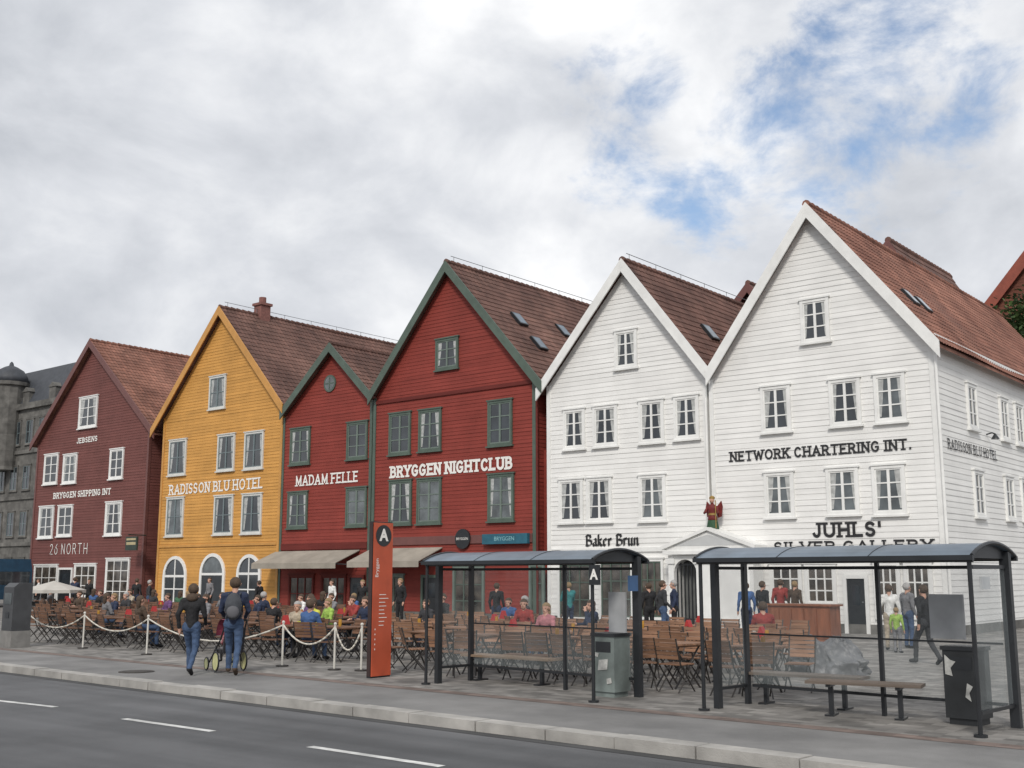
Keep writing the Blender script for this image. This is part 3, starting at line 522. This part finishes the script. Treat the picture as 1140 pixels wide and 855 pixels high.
for ri,Y in enumerate((17.2,19.3,21.4,23.6,26.)):
    xl=Y*math.tan(math.atan((45-570)/1268.)-R(39.5)); xr=Y*math.tan(math.atan((406-570)/1268.)-R(39.5)); x=xr-.9
    while x>xl:
        yy=Y-.05*(x-xr)*.4+random.uniform(-.12,.12); a=random.uniform(-.1,.1); place(tA,(x,yy,0),a); tabs.append((x,yy))
        for dx in (-.32,.32):
            for s in (-1,1):
                if random.random()<.04: continue
                th=(0 if s<0 else math.pi)+random.gauss(0,.2); q=(x+dx+random.uniform(-.07,.07),yy+s*random.uniform(.58,.76),0); place(cA,q,th); slots.append((q,th))
        x-=random.uniform(1.55,1.8)
for ri,Y in enumerate((16.9,18.8,20.8,23.0)):
    xl=Y*math.tan(math.atan((440-570)/1268.)-R(39.5)); xr=Y*math.tan(math.atan((866-570)/1268.)-R(39.5)); x=xr-.4
    while x>xl:
        yy=Y+random.uniform(-.2,.2); place(tB,(x,yy,0),random.uniform(-.3,.3)); tabs.append((x,yy))
        for dx in (-.3,.3):
            for s in (-1,1):
                if random.random()<.08: continue
                th=(0 if s<0 else math.pi)+random.gauss(0,.45); q=(x+dx+random.uniform(-.12,.12),yy+s*random.uniform(.58,.82),0); place(cB,q,th); slots.append((q,th))
        x-=random.uniform(1.25,1.6)
# glasses and red menu cards on some of the tables
beer=mat('beer_glass',(.45,.24,.04),.1,.2,spec=.6); menu=mat('menu_red',(.4,.03,.03),.6,.1)
for i,(x,y) in enumerate(tabs):
    if i%3==0:
        o=MB().lathe([(.03,.742),(.038,.8),(.036,.9)],(x+.15,y-.1,0),10).build('beer_glass',beer); tag(o,'small amber drinking glass on a terrace table','glass','glasses on the terrace tables')
    if i%4==1:
        o=MB().prism([(x-.09,.742),(x+.09,.742),(x+.01,.95),(x-.01,.95)],y-.07,y+.07).build('menu_card',menu); tag(o,'red folded menu card standing on a terrace table','menu','menu cards on the terrace tables')
# rope fence
rope=mat('white_rope',(.6,.57,.5),.9,.15,20); pw=mat('post_white',(.6,.58,.53),.6,.1)
pp=[onZ(u,v) for u,v in [(28,716),(92,722),(163,729),(314,742),(372,746),(402,747)]]
pos=['at the far left end','beside the far left tables','left of the walking couple, third from the left end','right of the walking couple','left of the red totem','touching the red totem']
nm=['first','second','third','fourth','fifth','sixth']
for i,p in enumerate(pp):
    rt=root('rope_post','pale rope post '+pos[i],'post',p,0,'posts of the rope barrier'); MB().cyl((0,0,.03),(0,0,.88),.022).build('shaft',pw,rt); MB().cyl((0,0,0),(0,0,.03),.13).build('base',iron,rt); MB().ball((0,0,.9),.034).build('knob',pw,rt)
    if i<len(pp)-1:
        q=pp[i+1]; sg=random.uniform(1.3,1.8); pts=[p.lerp(q,t/12)+Vector((0,0,.84-sg*(t/12)*(1-t/12))) for t in range(13)]; o=MB().tube(pts,.018,6).build('rope',rope,smooth=True); tag(o,'sagging white rope, '+nm[i]+' span from the left of the barrier','rope','ropes of the barrier')
# ---------- people
def pose(k):
    if k.startswith('sit'):
        b=dict(pel=(0,0,.56),belly=(0,.0,.72),chest=(0,.0,.92),neck=(0,.01,1.07),head=(0,.04,1.2),hip=(.09,0,.53),knee=(.13,.43,.53),ank=(.13,.42,.1),toe=(.14,.58,.04),sh=(.17,0,1.0),elb=(.24,.08,.76),wr=(.17,.32,.77))
        L=dict(b);Rr=dict(b)
        if k=='sit2': L['wr']=Rr['wr']=(.09,.3,.66); b['head']=(.02,-.01,1.21)
        if k=='sit3': L['wr']=(.08,.2,1.05); L['elb']=(.22,.22,.8)
    else:
        b=dict(pel=(0,0,.95),belly=(0,.0,1.1),chest=(0,.0,1.3),neck=(0,.0,1.47),head=(0,.025,1.61),hip=(.09,0,.9),knee=(.1,.02,.5),ank=(.1,-.02,.09),toe=(.12,.15,.04),sh=(.18,0,1.41),elb=(.25,-.03,1.13),wr=(.25,.07,.9))
        L=dict(b);Rr=dict(b)
        if k in('walk','push'):
            L.update(knee=(.09,.24,.53),ank=(.09,.27,.1),toe=(.1,.44,.06)); Rr.update(knee=(.09,.0,.5),ank=(.08,-.32,.15),toe=(.09,-.2,.04)); L.update(elb=(.25,-.12,1.15),wr=(.23,-.06,.91)); Rr.update(elb=(.25,.0,1.13),wr=(.22,.2,.97))
        if k=='push': L.update(elb=(.25,.05,1.15),wr=(.18,.33,1.02)); Rr.update(elb=(.25,.05,1.15),wr=(.18,.33,1.02))
        if k=='phone': L.update(elb=(.22,.16,1.15),wr=(.08,.33,1.33)); Rr.update(elb=(.22,.16,1.15),wr=(.07,.32,1.32))
        if k=='hips': L.update(elb=(.36,-.06,1.16),wr=(.19,.08,1.03)); L.update(toe=(.16,.14,.04))
    return b,L,Rr
CAP={}
def body(k):
    if k in CAP: return CAP[k]
    b,L,Rr=pose(k); V=Vector; caps=[]
    def c(a,d,ra,rb,z): caps.append((V(a),V(d),ra,rb,z))
    c(b['pel'],b['belly'],.135,.125,1); c(b['belly'],b['chest'],.125,.135,1)
    ch=V(b['chest']); c(ch+V((-.075,0,.02)),ch+V((.075,0,.02)),.12,.12,1)
    pe=V(b['pel']); c(pe+V((-.06,0,-.03)),pe+V((.06,0,-.03)),.125,.125,2)
    h=V(b['head']); c(b['neck'],h+V((0,-.01,-.03)),.055,.052,0)
    c(h+V((0,-.015,.03)),h+V((0,-.01,.045)),.095,.092,0); c(h+V((0,.03,-.05)),h+V((0,.035,-.06)),.062,.055,0); c(h+V((0,.095,.012)),h+V((0,.112,-.012)),.011,.016,0)
    for s in (-1,1): c(h+V((s*.092,-.01,.0)),h+V((s*.094,-.01,.03)),.016,.02,0)
    for s,D in ((-1,L),(1,Rr)):
        g=lambda n:V((D[n][0]*s,D[n][1],D[n][2]))
        c(V(b['neck'])+V((s*.05,0,-.03)),g('sh'),.06,.075,1); c(g('sh'),g('elb'),.068,.05,1); c(g('elb'),g('wr'),.05,.036,1)
        c(g('hip'),g('knee'),.098,.066,2); c(g('knee'),g('ank'),.064,.05,2); c(g('ank')+V((0,0,-.02)),g('toe'),.052,.04,3)
        d=(g('wr')-g('elb')).normalized(); w=g('wr')+d*.02; c(w,w+d*.07,.03,.034,0); sd=V((0,1,0)) if abs(d.y)<.7 else V((1,0,0)); sd=(sd-d*sd.dot(d)).normalized(); cu=d.cross(sd).normalized()*s
        for i,l in enumerate((.06,.072,.067,.05)):
            q=w+d*.085+sd*(.03-.02*i); q2=q+d*l*.55; c(q,q2,.0105,.01,0); c(q2,q2+d*l*.35+cu*l*.25,.01,.009,0)
        c(w+d*.02+sd*.03,w+d*.06+sd*.06,.013,.011,0)
    mb=MB()
    for a,d,ra,rb,z in caps:
        mb.ball(a,ra,12,8).ball(d,rb,12,8)
        if (d-a).length>1e-4: mb.cyl(a,d,ra,rb,12)
    o=mb.build('tmp',[],None); m=o.modifiers.new('r','REMESH'); m.mode='VOXEL'; m.voxel_size=.0125; m2=o.modifiers.new('s','SMOOTH'); m2.iterations=3; m2.factor=.5
    bpy.context.view_layer.update(); me=bpy.data.meshes.new_from_object(o.evaluated_get(bpy.context.evaluated_depsgraph_get())); bpy.data.objects.remove(o); me.name='person_'+k
    while len(me.materials)<5: me.materials.append(None)
    mi=[]
    for p in me.polygons:
        x=p.center; best=9;z=0
        for a,d,ra,rb,zz in caps:
            e=d-a; l=e.length_squared; t=min(1,max(0,(x-a).dot(e)/l)) if l>0 else 0; ds=(x-a-e*t).length-(ra+(rb-ra)*t)
            if ds<best: best=ds;z=zz
        mi.append(z)
    for i,p in enumerate(me.polygons):
        x=p.center-h
        if x.y>.06 and mi[i]==0 and (abs(abs(x.x)-.034)<.014 and abs(x.z-.016)<.009): mi[i]=4
        if x.y>.06 and mi[i]==0 and abs(x.x)<.024 and abs(x.z+.05)<.007: mi[i]=4
    me.polygons.foreach_set('material_index',mi); me.polygons.foreach_set('use_smooth',[True]*len(mi)); me.update()
    # clothing folds: shallow wrinkles over the cloth zones
    zs=[0]*len(me.vertices)
    for p in me.polygons:
        if mi[p.index] in (1,2):
            for v in p.vertices: zs[v]=1
    nrm=[v.normal.copy() for v in me.vertices]
    for v in me.vertices:
        if zs[v.index]: v.co+=nrm[v.index]*(.009*noise.noise(Vector((v.co.x*9,v.co.y*9,v.co.z*16)))+.004*noise.noise(v.co*30))
    me.update(); CAP[k]=(me,h); return CAP[k]
def hairmesh(kind):
    mb=MB().ball((0,-.022,.045),(.104,.108,.108),16,12); keep=[]
    for f in mb.f:
        c=sum((mb.v[i] for i in f),Vector())/len(f)
        if not((c.y>.035 and c.z<.075) or c.z<-.035 and c.y>-.03 or c.z<-.06): keep.append(f)
    mb.f=keep; mb.m=[0]*len(keep)
    if kind=='long': mb.ball((0,-.07,-.06),(.088,.05,.15),12,8)
    if kind=='hood': mb.ball((0,-.085,-.12),(.12,.075,.085),12,8)
    me=bpy.data.meshes.new('hair_'+kind); me.from_pydata([tuple(p) for p in mb.v],[],mb.f); me.materials.append(None); me.polygons.foreach_set('use_smooth',[True]*len(me.polygons)); return me
HM={k:hairmesh(k) for k in('short','long','hood')}
CL={'black':(.014,.014,.016),'charcoal':(.035,.036,.04),'navy':(.02,.03,.065),'jeans':(.05,.085,.16),'grey':(.18,.18,.19),'white':(.7,.7,.68),'red':(.27,.04,.035),'teal':(.03,.2,.21),'yellow':(.52,.52,.07),'lime':(.3,.46,.09),'purple':(.13,.06,.16),'blue':(.05,.11,.26),'orange':(.45,.14,.04),'beige':(.4,.34,.26),'pink':(.42,.17,.19),'brown':(.075,.05,.034),'blond':(.26,.18,.095),'silver':(.36,.35,.34),'green':(.05,.13,.07)}
def cm(n): return mat('cloth_'+n,CL[n],.85,.25,9,.5,22)
def person(pos,th,k,top,bot,hair,label,style='short',sc=1.,shoe='black',group=None):
    me,h=body(k); o=bpy.data.objects.new('person',me); col.objects.link(o); o.location=pos; o.rotation_euler=(0,0,th); o.scale=(sc,)*3
    for i,m in enumerate((skin,cm(top),cm(bot),cm(shoe),cm('brown'))): o.material_slots[i].link='OBJECT'; o.material_slots[i].material=m
    hb=bpy.data.objects.new('hair',HM[style]); col.objects.link(hb); hb.parent=o; hb.location=h; hb.material_slots[0].link='OBJECT'; hb.material_slots[0].material=cm(hair)
    tag(o,label,'person',group); return o
taken=set()
def seat(u,Y,k,top,bot,hair,label,style=None):
    x=hx(u,Y) ; best=None
    for i,(q,th) in enumerate(slots):
        if i in taken: continue
        d=(q[0]-x)**2+(q[1]-Y)**2
        if best is None or d<best[0]: best=(d,i)
    i=best[1]; taken.add(i); q,th=slots[i]; person(q,th,k,top,bot,hair,label,style or random.choice(['short','short','long']),random.uniform(.93,1.))
def stand(u,Y,thd,k,top,bot,hair,label,style='short',sc=.98,**kw):
    x=Y*math.tan(math.atan((u-570)/1268.)-R(39.5)); return person((x,Y,0),R(thd),k,top,bot,hair,label,style,sc*random.uniform(.94,1.02),**kw)
wp=onZ(211,751); person(wp,R(40),'walk','black','jeans','brown','woman in a black hooded jacket and jeans walking away on the pavement','hood',.97)
mp=onZ(258,751); mth=R(48); person(mp,mth,'push','navy','jeans','brown','tall man in a navy jacket and jeans pushing a pushchair','short',1.04,shoe='brown')
bp=root('backpack','dark grey backpack worn by the tall man with the pushchair','backpack',mp,mth); bk=mat('pack_cloth',(.05,.055,.065),.8,.25,8)
MB().ball((0,-.24,1.28),(.16,.1,.26),14,10).build('bag',bk,bp,True); MB().ball((0,-.32,1.18),(.12,.05,.12),12,8).build('pocket',mat('pack_grey',(.10,.10,.11),.8,.2),bp,True)
for s in (-1,1): MB().tube([(s*.1,-.17,1.5),(s*.12,.02,1.53),(s*.12,.15,1.4),(s*.14,.12,1.15),(s*.14,-.16,1.05)],.018,5).build('strap',bk,bp)
pth=R(72); fd=Vector((-sin(mth),cos(mth),0)); pcp=mp+fd*.42+Vector((-.12,0,0)); pc=root('pushchair','pushchair with pale yellow wheel covers between the walking couple','pushchair',pcp,pth)
wc=mat('wheel_cover',(.55,.54,.26),.5,.25,6); pcl=mat('pram_cloth',(.03,.03,.035),.9,.2)
for s in (-1,1):
    for y,rr in ((.05,.2),(.6,.13)):
        o=MB().cyl((s*.27,y,rr+.01),(s*.29,y,rr+.01),rr*.8,n=20).build('wheel',wc,pc); ring=MB()
        for i in range(20): t0=i*math.pi/10;t1=(i+1)*math.pi/10; ring.cyl((s*.28,y+rr*.92*cos(t0),rr+.01+rr*.92*sin(t0)),(s*.28,y+rr*.92*cos(t1),rr+.01+rr*.92*sin(t1)),.016,n=6)
        ring.build('tyre',black,o)
    MB().tube([(s*.2,-.28,1.0),(s*.22,0,.62),(s*.24,.6,.14)],.016).tube([(s*.24,.05,.2),(s*.22,.25,.5)],.016).build('frame_tube',black,pc)
MB().cyl((-.2,-.28,1.0),(.2,-.28,1.0),.02).build('handle',black,pc); MB().box(-.2,.2,.0,.4,.36,.43).build('seat',pcl,pc); MB().box(-.2,.2,-.06,0,.4,.88,0,Matrix.Rotation(R(12),4,'X')).build('backrest',pcl,pc)
vs=[]
for j in range(6):
    t=R(-15+j*22)
    for x in (-.22,.22): vs.append((x,.02+.3*sin(t)-.05,.72+.3*cos(t)))
MB().add(vs,[(2*j,2*j+1,2*j+3,2*j+2) for j in range(5)]).build('hood',mat('pram_hood',(.3,.06,.1),.9,.2),pc)
person(pcp+Vector((-sin(pth)*.16,cos(pth)*.16,.175)),pth,'sit2','pink','grey','blond','small child in pink sitting in the pushchair','short',.5)
for a in [(100,24,'sit','black','navy','brown','seated guest in black at the far left tables'),(126,22,'sit','charcoal','navy','silver','seated silver haired guest in charcoal on the left of the terrace'),
(147,19.5,'sit2','grey','jeans','brown','seated guest in a grey top left of the walking couple'),(175,22,'sit','purple','black','brown','seated guest in purple behind the walking woman'),(196,25,'sit3','red','black','blond','seated guest in red behind the walking woman'),
(186,17.5,'sit2','brown','jeans','brown','seated guest in a brown jacket just left of the walking woman'),(238,22,'sit','charcoal','navy','blond','seated blond guest in charcoal between the walking couple'),(285,22,'sit','navy','black','brown','seated guest in navy right of the man with the backpack'),
(300,19,'sit3','black','jeans','brown','seated guest in black resting the chin on one hand'),(312,17.5,'sit','beige','navy','silver','seated silver haired guest in beige near the rope'),(342,17.3,'sit','yellow','black','brown','seated guest in a bright yellow jacket near the rope'),
(356,19.6,'sit','lime','navy','blond','seated blond guest in a lime jacket one row behind the yellow one'),(372,17.3,'sit2','blue','jeans','brown','seated guest in a blue jacket near the rope'),(388,19.6,'sit','navy','black','brown','seated guest in navy beside the red totem'),
(395,22,'sit3','red','navy','brown','seated guest in red left of the red totem'),(322,24,'sit','white','navy','brown','seated guest in white under the first awning'),(350,25,'sit2','black','black','brown','seated guest in black under the first awning'),
(268,25,'sit','grey','black','brown','seated guest in grey in front of the yellow house'),(220,26,'sit','green','black','brown','seated guest in green in front of the yellow house'),(120,26,'sit2','blue','navy','brown','seated guest in blue in front of the maroon house'),
(332,22,'sit','charcoal','navy','brown','seated guest in charcoal behind the yellow jacket'),(304,23,'sit2','navy','black','silver','seated silver haired guest in navy before the first awning'),(160,25,'sit3','charcoal','black','brown','seated guest in charcoal below the yellow house corner'),
(80,22,'sit','brown','jeans','brown','seated guest in brown at the far left tables'),(62,26,'sit2','grey','navy','silver','seated silver haired guest in grey near the parasol'),(110,19.5,'sit','navy','jeans','blond','seated blond guest in navy left of the grey topped one'),
(136,24,'sit3','beige','navy','brown','seated guest in beige in front of the maroon house'),(205,22,'sit2','black','jeans','brown','seated guest in black hidden partly by the walking woman'),(226,19.5,'sit','grey','navy','brown','seated guest in grey in the gap between the walking couple'),
(255,24,'sit','brown','black','blond','seated blond guest in brown behind the man with the backpack'),(290,26,'sit','black','navy','silver','seated silver haired guest in black by the right arched window'),(318,19.5,'sit2','purple','jeans','brown','seated guest in purple one row behind the beige one'),
(364,24,'sit3','grey','black','brown','seated guest in grey under the gap of the awnings'),(380,26,'sit','blue','navy','blond','seated blond guest in blue under the second awning'),(400,19.5,'sit2','teal','navy','brown','seated guest in teal right behind the red totem'),
(570,21,'sit','red','navy','brown','seated guest in red seen through the left shelter'),(604,19,'sit2','pink','jeans','blond','seated guest in pink seen through the left shelter'),(590,23.4,'sit','charcoal','black','silver','seated guest in charcoal seen through the left shelter'),
(480,23.4,'sit2','black','jeans','brown','seated guest in black right of the red totem, back row'),(650,21,'sit3','navy','black','brown','seated guest in navy behind the shelter timetable'),(540,23,'sit','blue','navy','brown','seated guest in blue seen through the left shelter'),
(466,21.2,'sit','charcoal','navy','brown','seated guest in charcoal right of the red totem'),(885,23,'sit','red','navy','brown','seated guest in red near the wooden counter')]: seat(*a)
for a in [(44,33,150,'stand','white','black','brown','standing waiter in white at the maroon house corner'),(84,31,30,'phone','navy','black','brown','standing person in navy holding a phone near the maroon house'),(100,32,200,'stand','black','black','brown','standing person in black before the maroon house'),
(153,30,20,'stand','black','navy','brown','standing person in black, left one of a pair near the yellow house'),(167,29.5,-30,'hips','charcoal','jeans','silver','standing person in charcoal with hand on hip near the yellow house'),(234,34,180,'stand','grey','black','brown','person in grey standing in the arched doorway'),
(289,31,100,'stand','black','black','brown','standing person in black before the right arched window'),(370,32,170,'stand','white','black','brown','waiter in a white shirt under the first awning'),(404,31,200,'hips','black','black','blond','standing person in black under the second awning'),
(446,30,180,'stand','black','black','blond','standing waiter in black right of the red totem'),(553,27,15,'stand','black','navy','brown','person in black standing with back turned behind the left shelter'),(633,29,60,'phone','teal','navy','blond','person in a teal jacket holding up a phone'),
(722,29,60,'stand','black','black','brown','person in black standing left of the portico'),(737,28,-40,'walk','charcoal','jeans','brown','person in charcoal walking towards the portico'),(750,29,120,'stand','navy','black','silver','silver haired person in navy beside the portico'),
(830,30,40,'stand','blue','navy','brown','person in a blue jacket looking at the shop windows'),(848,30.5,-20,'stand','black','jeans','brown','person in black beside the person in blue'),(868,33,10,'stand','red','black','brown','person in red close to the shop window'),(884,33,-10,'stand','brown','navy','blond','blond person in brown close to the shop window')]:
    stand(*a)
def standp(u,v,th,k,top,bot,hair,label,**kw): return person(onZ(u,v),R(th),k,top,bot,hair,label,**kw)
standp(993,724,20,'stand','white','beige','brown','adult in a white top standing beside the child in lime',sc=.93); standp(1013,722,-30,'stand','grey','jeans','silver','silver haired adult in grey right of the child in lime',sc=.95)
standp(1000,727,0,'stand','lime','grey','blond','small child in a lime green jacket before the white house',sc=.62); standp(1033,740,60,'walk','black','charcoal','brown','man in black walking right of the group with the child',sc=.95)
# ---------- remaining objects
ct_=root('serving_counter','orange brown wooden serving counter in front of the white house','counter',onZ(896,716),R(-3)); cw=mat('counter_wood',(.25,.095,.05),.5,.25,2,.2,20,stretch=(4,4,.6))
mb=MB().box(-.95,.95,-.3,.3,.08,1.02)
for i in range(5): mb.box(-.93+i*.38,-.93+i*.38+.34,-.325,-.301,.16,.94)
mb.build('body',cw,ct_); MB().box(-1.02,1.02,-.36,.36,1.021,1.07).build('top',cw,ct_); MB().box(-.9,.9,-.27,.27,0,.079).build('base',black,ct_)
tp_=onZ(918,752); tg=mat('grey_tarp',(.12,.123,.13),.45,.35,3,.9,9); vs=[];fs=[];n=84;k=30
for j in range(k+1):
    for i in range(n):
        t=2*math.pi*i/n; f=j/k; r=(.05+.72*min(1,f*1.35))*(1+.12*sin(3*t+1)); z=.62*(1-max(0,f-.25)/.75)**1.0+.14*sin(2*t+.6)*(1-f)*min(1,f*4)
        x,y=r*cos(t)*.95,r*sin(t)*.62; w=min(1,f*3)
        nn=noise.noise(Vector((x*4,y*4,z*3+1))); rg=1-abs(noise.noise(Vector((x*7,y*7,z*7+5))))*2
        z+=w*(.16*nn+.09*rg)*(1-.6*f); x*=1+.22*w*noise.noise(Vector((t*3.5,z*5,2))); y*=1+.22*w*noise.noise(Vector((t*3.5+9,z*5,7)))
        vs.append((x,y,max(.005,z if f<1 else .01+.05*abs(sin(4*t)))))
for j in range(k):
    for i in range(n): q=(i+1)%n; fs.append((j*n+i,j*n+q,j*n+n+q,j*n+n+i))
fs.append(tuple(range(n))); o=MB().add([Vector(v)+tp_ for v in vs],fs).build('tarpaulin_cover',tg); tag(o,'crumpled grey tarpaulin draped over a heap beside the wooden counter','tarpaulin')
pt=onZ(16,720); pm=root('ticket_machine','dark grey ticket machine pillar on the pavement at the left edge','ticket machine',pt,R(-3)); MB().box(-.34,.34,-.26,.26,0,.42).build('base',mat('concrete',(.2,.195,.185),.9,.15,5,.3),pm)
MB().prism([(-.25,.421),(.25,.421),(.25,1.55),(.12,1.66),(-.25,1.66)],-.3,.3,0,Matrix.Rotation(R(-90),4,'Z')).build('cabinet',mat('machine_grey',(.05,.052,.056),.5,.2),pm); MB().box(-.2,.2,-.262,-.2505,1.1,1.4).build('screen',glass2,pm); MB().box(-.1,.1,-.262,-.2505,.75,.9).build('tray',black,pm)
# coach on the far left
bx=onY(14,640,33).x; bt=root('coach','dark blue coach parked at the far left edge','coach',(bx-5,33,0)); bl=mat('coach_blue',(.015,.05,.09),.3,.15)
MB().prism([(-5,.45),(5,.45),(5,2.1),(4.75,2.8),(-5,2.8)],-1.2,1.2).build('body',bl,bt)
for s in (-1,1):
    for i in range(6): MB().box(-4.7+i*1.55,-3.3+i*1.55,s*1.204-.003,s*1.204+.003,1.5,2.5).build('window',glass,bt)
    for x in (-3.2,3.1): w=MB().cyl((x,s*1.0,.5),(x,s*1.23,.5),.5,n=18).build('wheel',black,bt); MB().cyl((x,s*1.231,.5),(x,s*1.25,.5),.28,n=14).build('rim',gmetal,w)
MB().box(-4.8,4.6,-1.208,-1.203,1.0,1.25).build('stripe',inkW,bt); MB().add([(5.01,-1.05,1.3),(5.01,1.05,1.3),(5.01,1.05,2.05),(5.01,-1.05,2.05)],[(0,1,2,3)]).build('windscreen',glass,bt)
# parasol
q=Vector((hx(60,25),25,0)); pr=root('parasol','pale grey parasol over the far left terrace tables','parasol',q); MB().cyl((0,0,0),(0,0,1.6),.025).build('pole',gmetal,pr); MB().cyl((0,0,0),(0,0,.06),.28).build('base',stone,pr)
vs=[(0,0,1.62)]
for i in range(8): vs.append((1.35*cos(i*math.pi/4),1.35*sin(i*math.pi/4),1.25))
for i in range(8): vs.append((1.35*cos(i*math.pi/4),1.35*sin(i*math.pi/4),1.12))
MB().add(vs,[(0,1+i,1+(i+1)%8) for i in range(8)]+[(1+i,9+i,9+(i+1)%8,1+(i+1)%8) for i in range(8)]).build('canopy',mat('grey_parasol_canvas',(.50,.48,.44),.9,.08),pr)
# ---------- sky, light, camera
w=bpy.data.worlds.new('World'); scene.world=w; w.use_nodes=True; nt=w.node_tree; nt.nodes.clear(); N=nt.nodes.new; Lk=nt.links.new
def M_(op,a,b=None):
    n=N('ShaderNodeMath'); n.operation=op
    for i,x in enumerate((a,b)):
        if x is None: continue
        if isinstance(x,(int,float)): n.inputs[i].default_value=x
        else: Lk(x,n.inputs[i])
    return n.outputs[0]
SE,SR=R(38),R(152)
sky=N('ShaderNodeTexSky'); sky.sky_type='NISHITA'; sky.sun_disc=False; sky.sun_elevation=SE; sky.sun_rotation=SR
bg1=N('ShaderNodeBackground'); bg1.inputs[1].default_value=.15; Lk(sky.outputs[0],bg1.inputs[0])
tc=N('ShaderNodeTexCoord')
def noi(sc,det,ro,off,dist=0.,st=(1,1,1.5)):
    mp=N('ShaderNodeMapping'); mp.inputs['Location'].default_value=off; mp.inputs['Scale'].default_value=st; Lk(tc.outputs['Generated'],mp.inputs[0]); n=N('ShaderNodeTexNoise'); n.inputs['Scale'].default_value=sc; n.inputs['Detail'].default_value=det; n.inputs['Roughness'].default_value=ro; n.inputs['Distortion'].default_value=dist; Lk(mp.outputs[0],n.inputs['Vector']); return n.outputs['Fac']
n1=noi(2.6,6,.5,(3,1,0)); n2=noi(6.5,9,.55,(0,5,2),.25); n3=noi(9.0,10,.62,(7,2,5),.2)
cf=M_('ADD',M_('MULTIPLY',n1,.5),M_('MULTIPLY',n2,.5)); rp=N('ShaderNodeValToRGB'); Lk(cf,rp.inputs[0]); e=rp.color_ramp.elements
e[0].position=.36; e[0].color=(.47,.495,.54,1); e[1].position=.64; e[1].color=(.95,.955,.965,1); x=e.new(.49); x.color=(.66,.68,.72,1)
bg2=N('ShaderNodeBackground'); Lk(rp.outputs[0],bg2.inputs[0]); bg2.inputs[1].default_value=1.1
mk=None
for (u,v),ro,ri in [((990,115),8,0),((900,150),5.5,0),((690,135),5,0),((790,245),4.5,0)]:
    d=ray(u,v).normalized(); vm=N('ShaderNodeVectorMath'); vm.operation='DOT_PRODUCT'; Lk(tc.outputs['Generated'],vm.inputs[0]); vm.inputs[1].default_value=d
    mr=N('ShaderNodeMapRange'); Lk(vm.outputs['Value'],mr.inputs[0]); mr.inputs[1].default_value=cos(R(ro)); mr.inputs[2].default_value=cos(R(ri)); a=mr.outputs[0]
    if u<850: a=M_('MULTIPLY',a,.8)
    mk=a if mk is None else M_('MAXIMUM',mk,a)
mm=M_('ADD',M_('MULTIPLY',mk,.68),M_('MULTIPLY',M_('SUBTRACT',n3,.5),2.6)); mr=N('ShaderNodeMapRange'); mr.interpolation_type='SMOOTHSTEP'; Lk(mm,mr.inputs[0]); mr.inputs[1].default_value=.25; mr.inputs[2].default_value=.95
ms=N('ShaderNodeMixShader'); Lk(M_('MULTIPLY',M_('MULTIPLY',mr.outputs[0],M_('MINIMUM',M_('MULTIPLY',mk,4.),1.)),.95),ms.inputs[0]); Lk(bg2.outputs[0],ms.inputs[1]); Lk(bg1.outputs[0],ms.inputs[2]); ow=N('ShaderNodeOutputWorld'); Lk(ms.outputs[0],ow.inputs[0])
sl=bpy.data.lights.new('sun','SUN'); sl.energy=2.1; sl.angle=R(11); sl.color=(1,.95,.88); so=bpy.data.objects.new('sun',sl); col.objects.link(so)
sd=Vector((sin(SR)*cos(SE),cos(SR)*cos(SE),sin(SE))); so.rotation_euler=sd.to_track_quat('Z','Y').to_euler(); so.location=(0,-5,30)
cam=bpy.data.cameras.new('camera'); cam.lens=36*FOC/1140; cam.sensor_width=36; cam.clip_end=3000; co=bpy.data.objects.new('camera',cam); col.objects.link(co); co.location=(0,0,H); co.rotation_euler=(R(90)+PITCH,0,YAW); scene.camera=co
scene.view_settings.view_transform='Standard'; scene.view_settings.look='None'; scene.view_settings.exposure=0
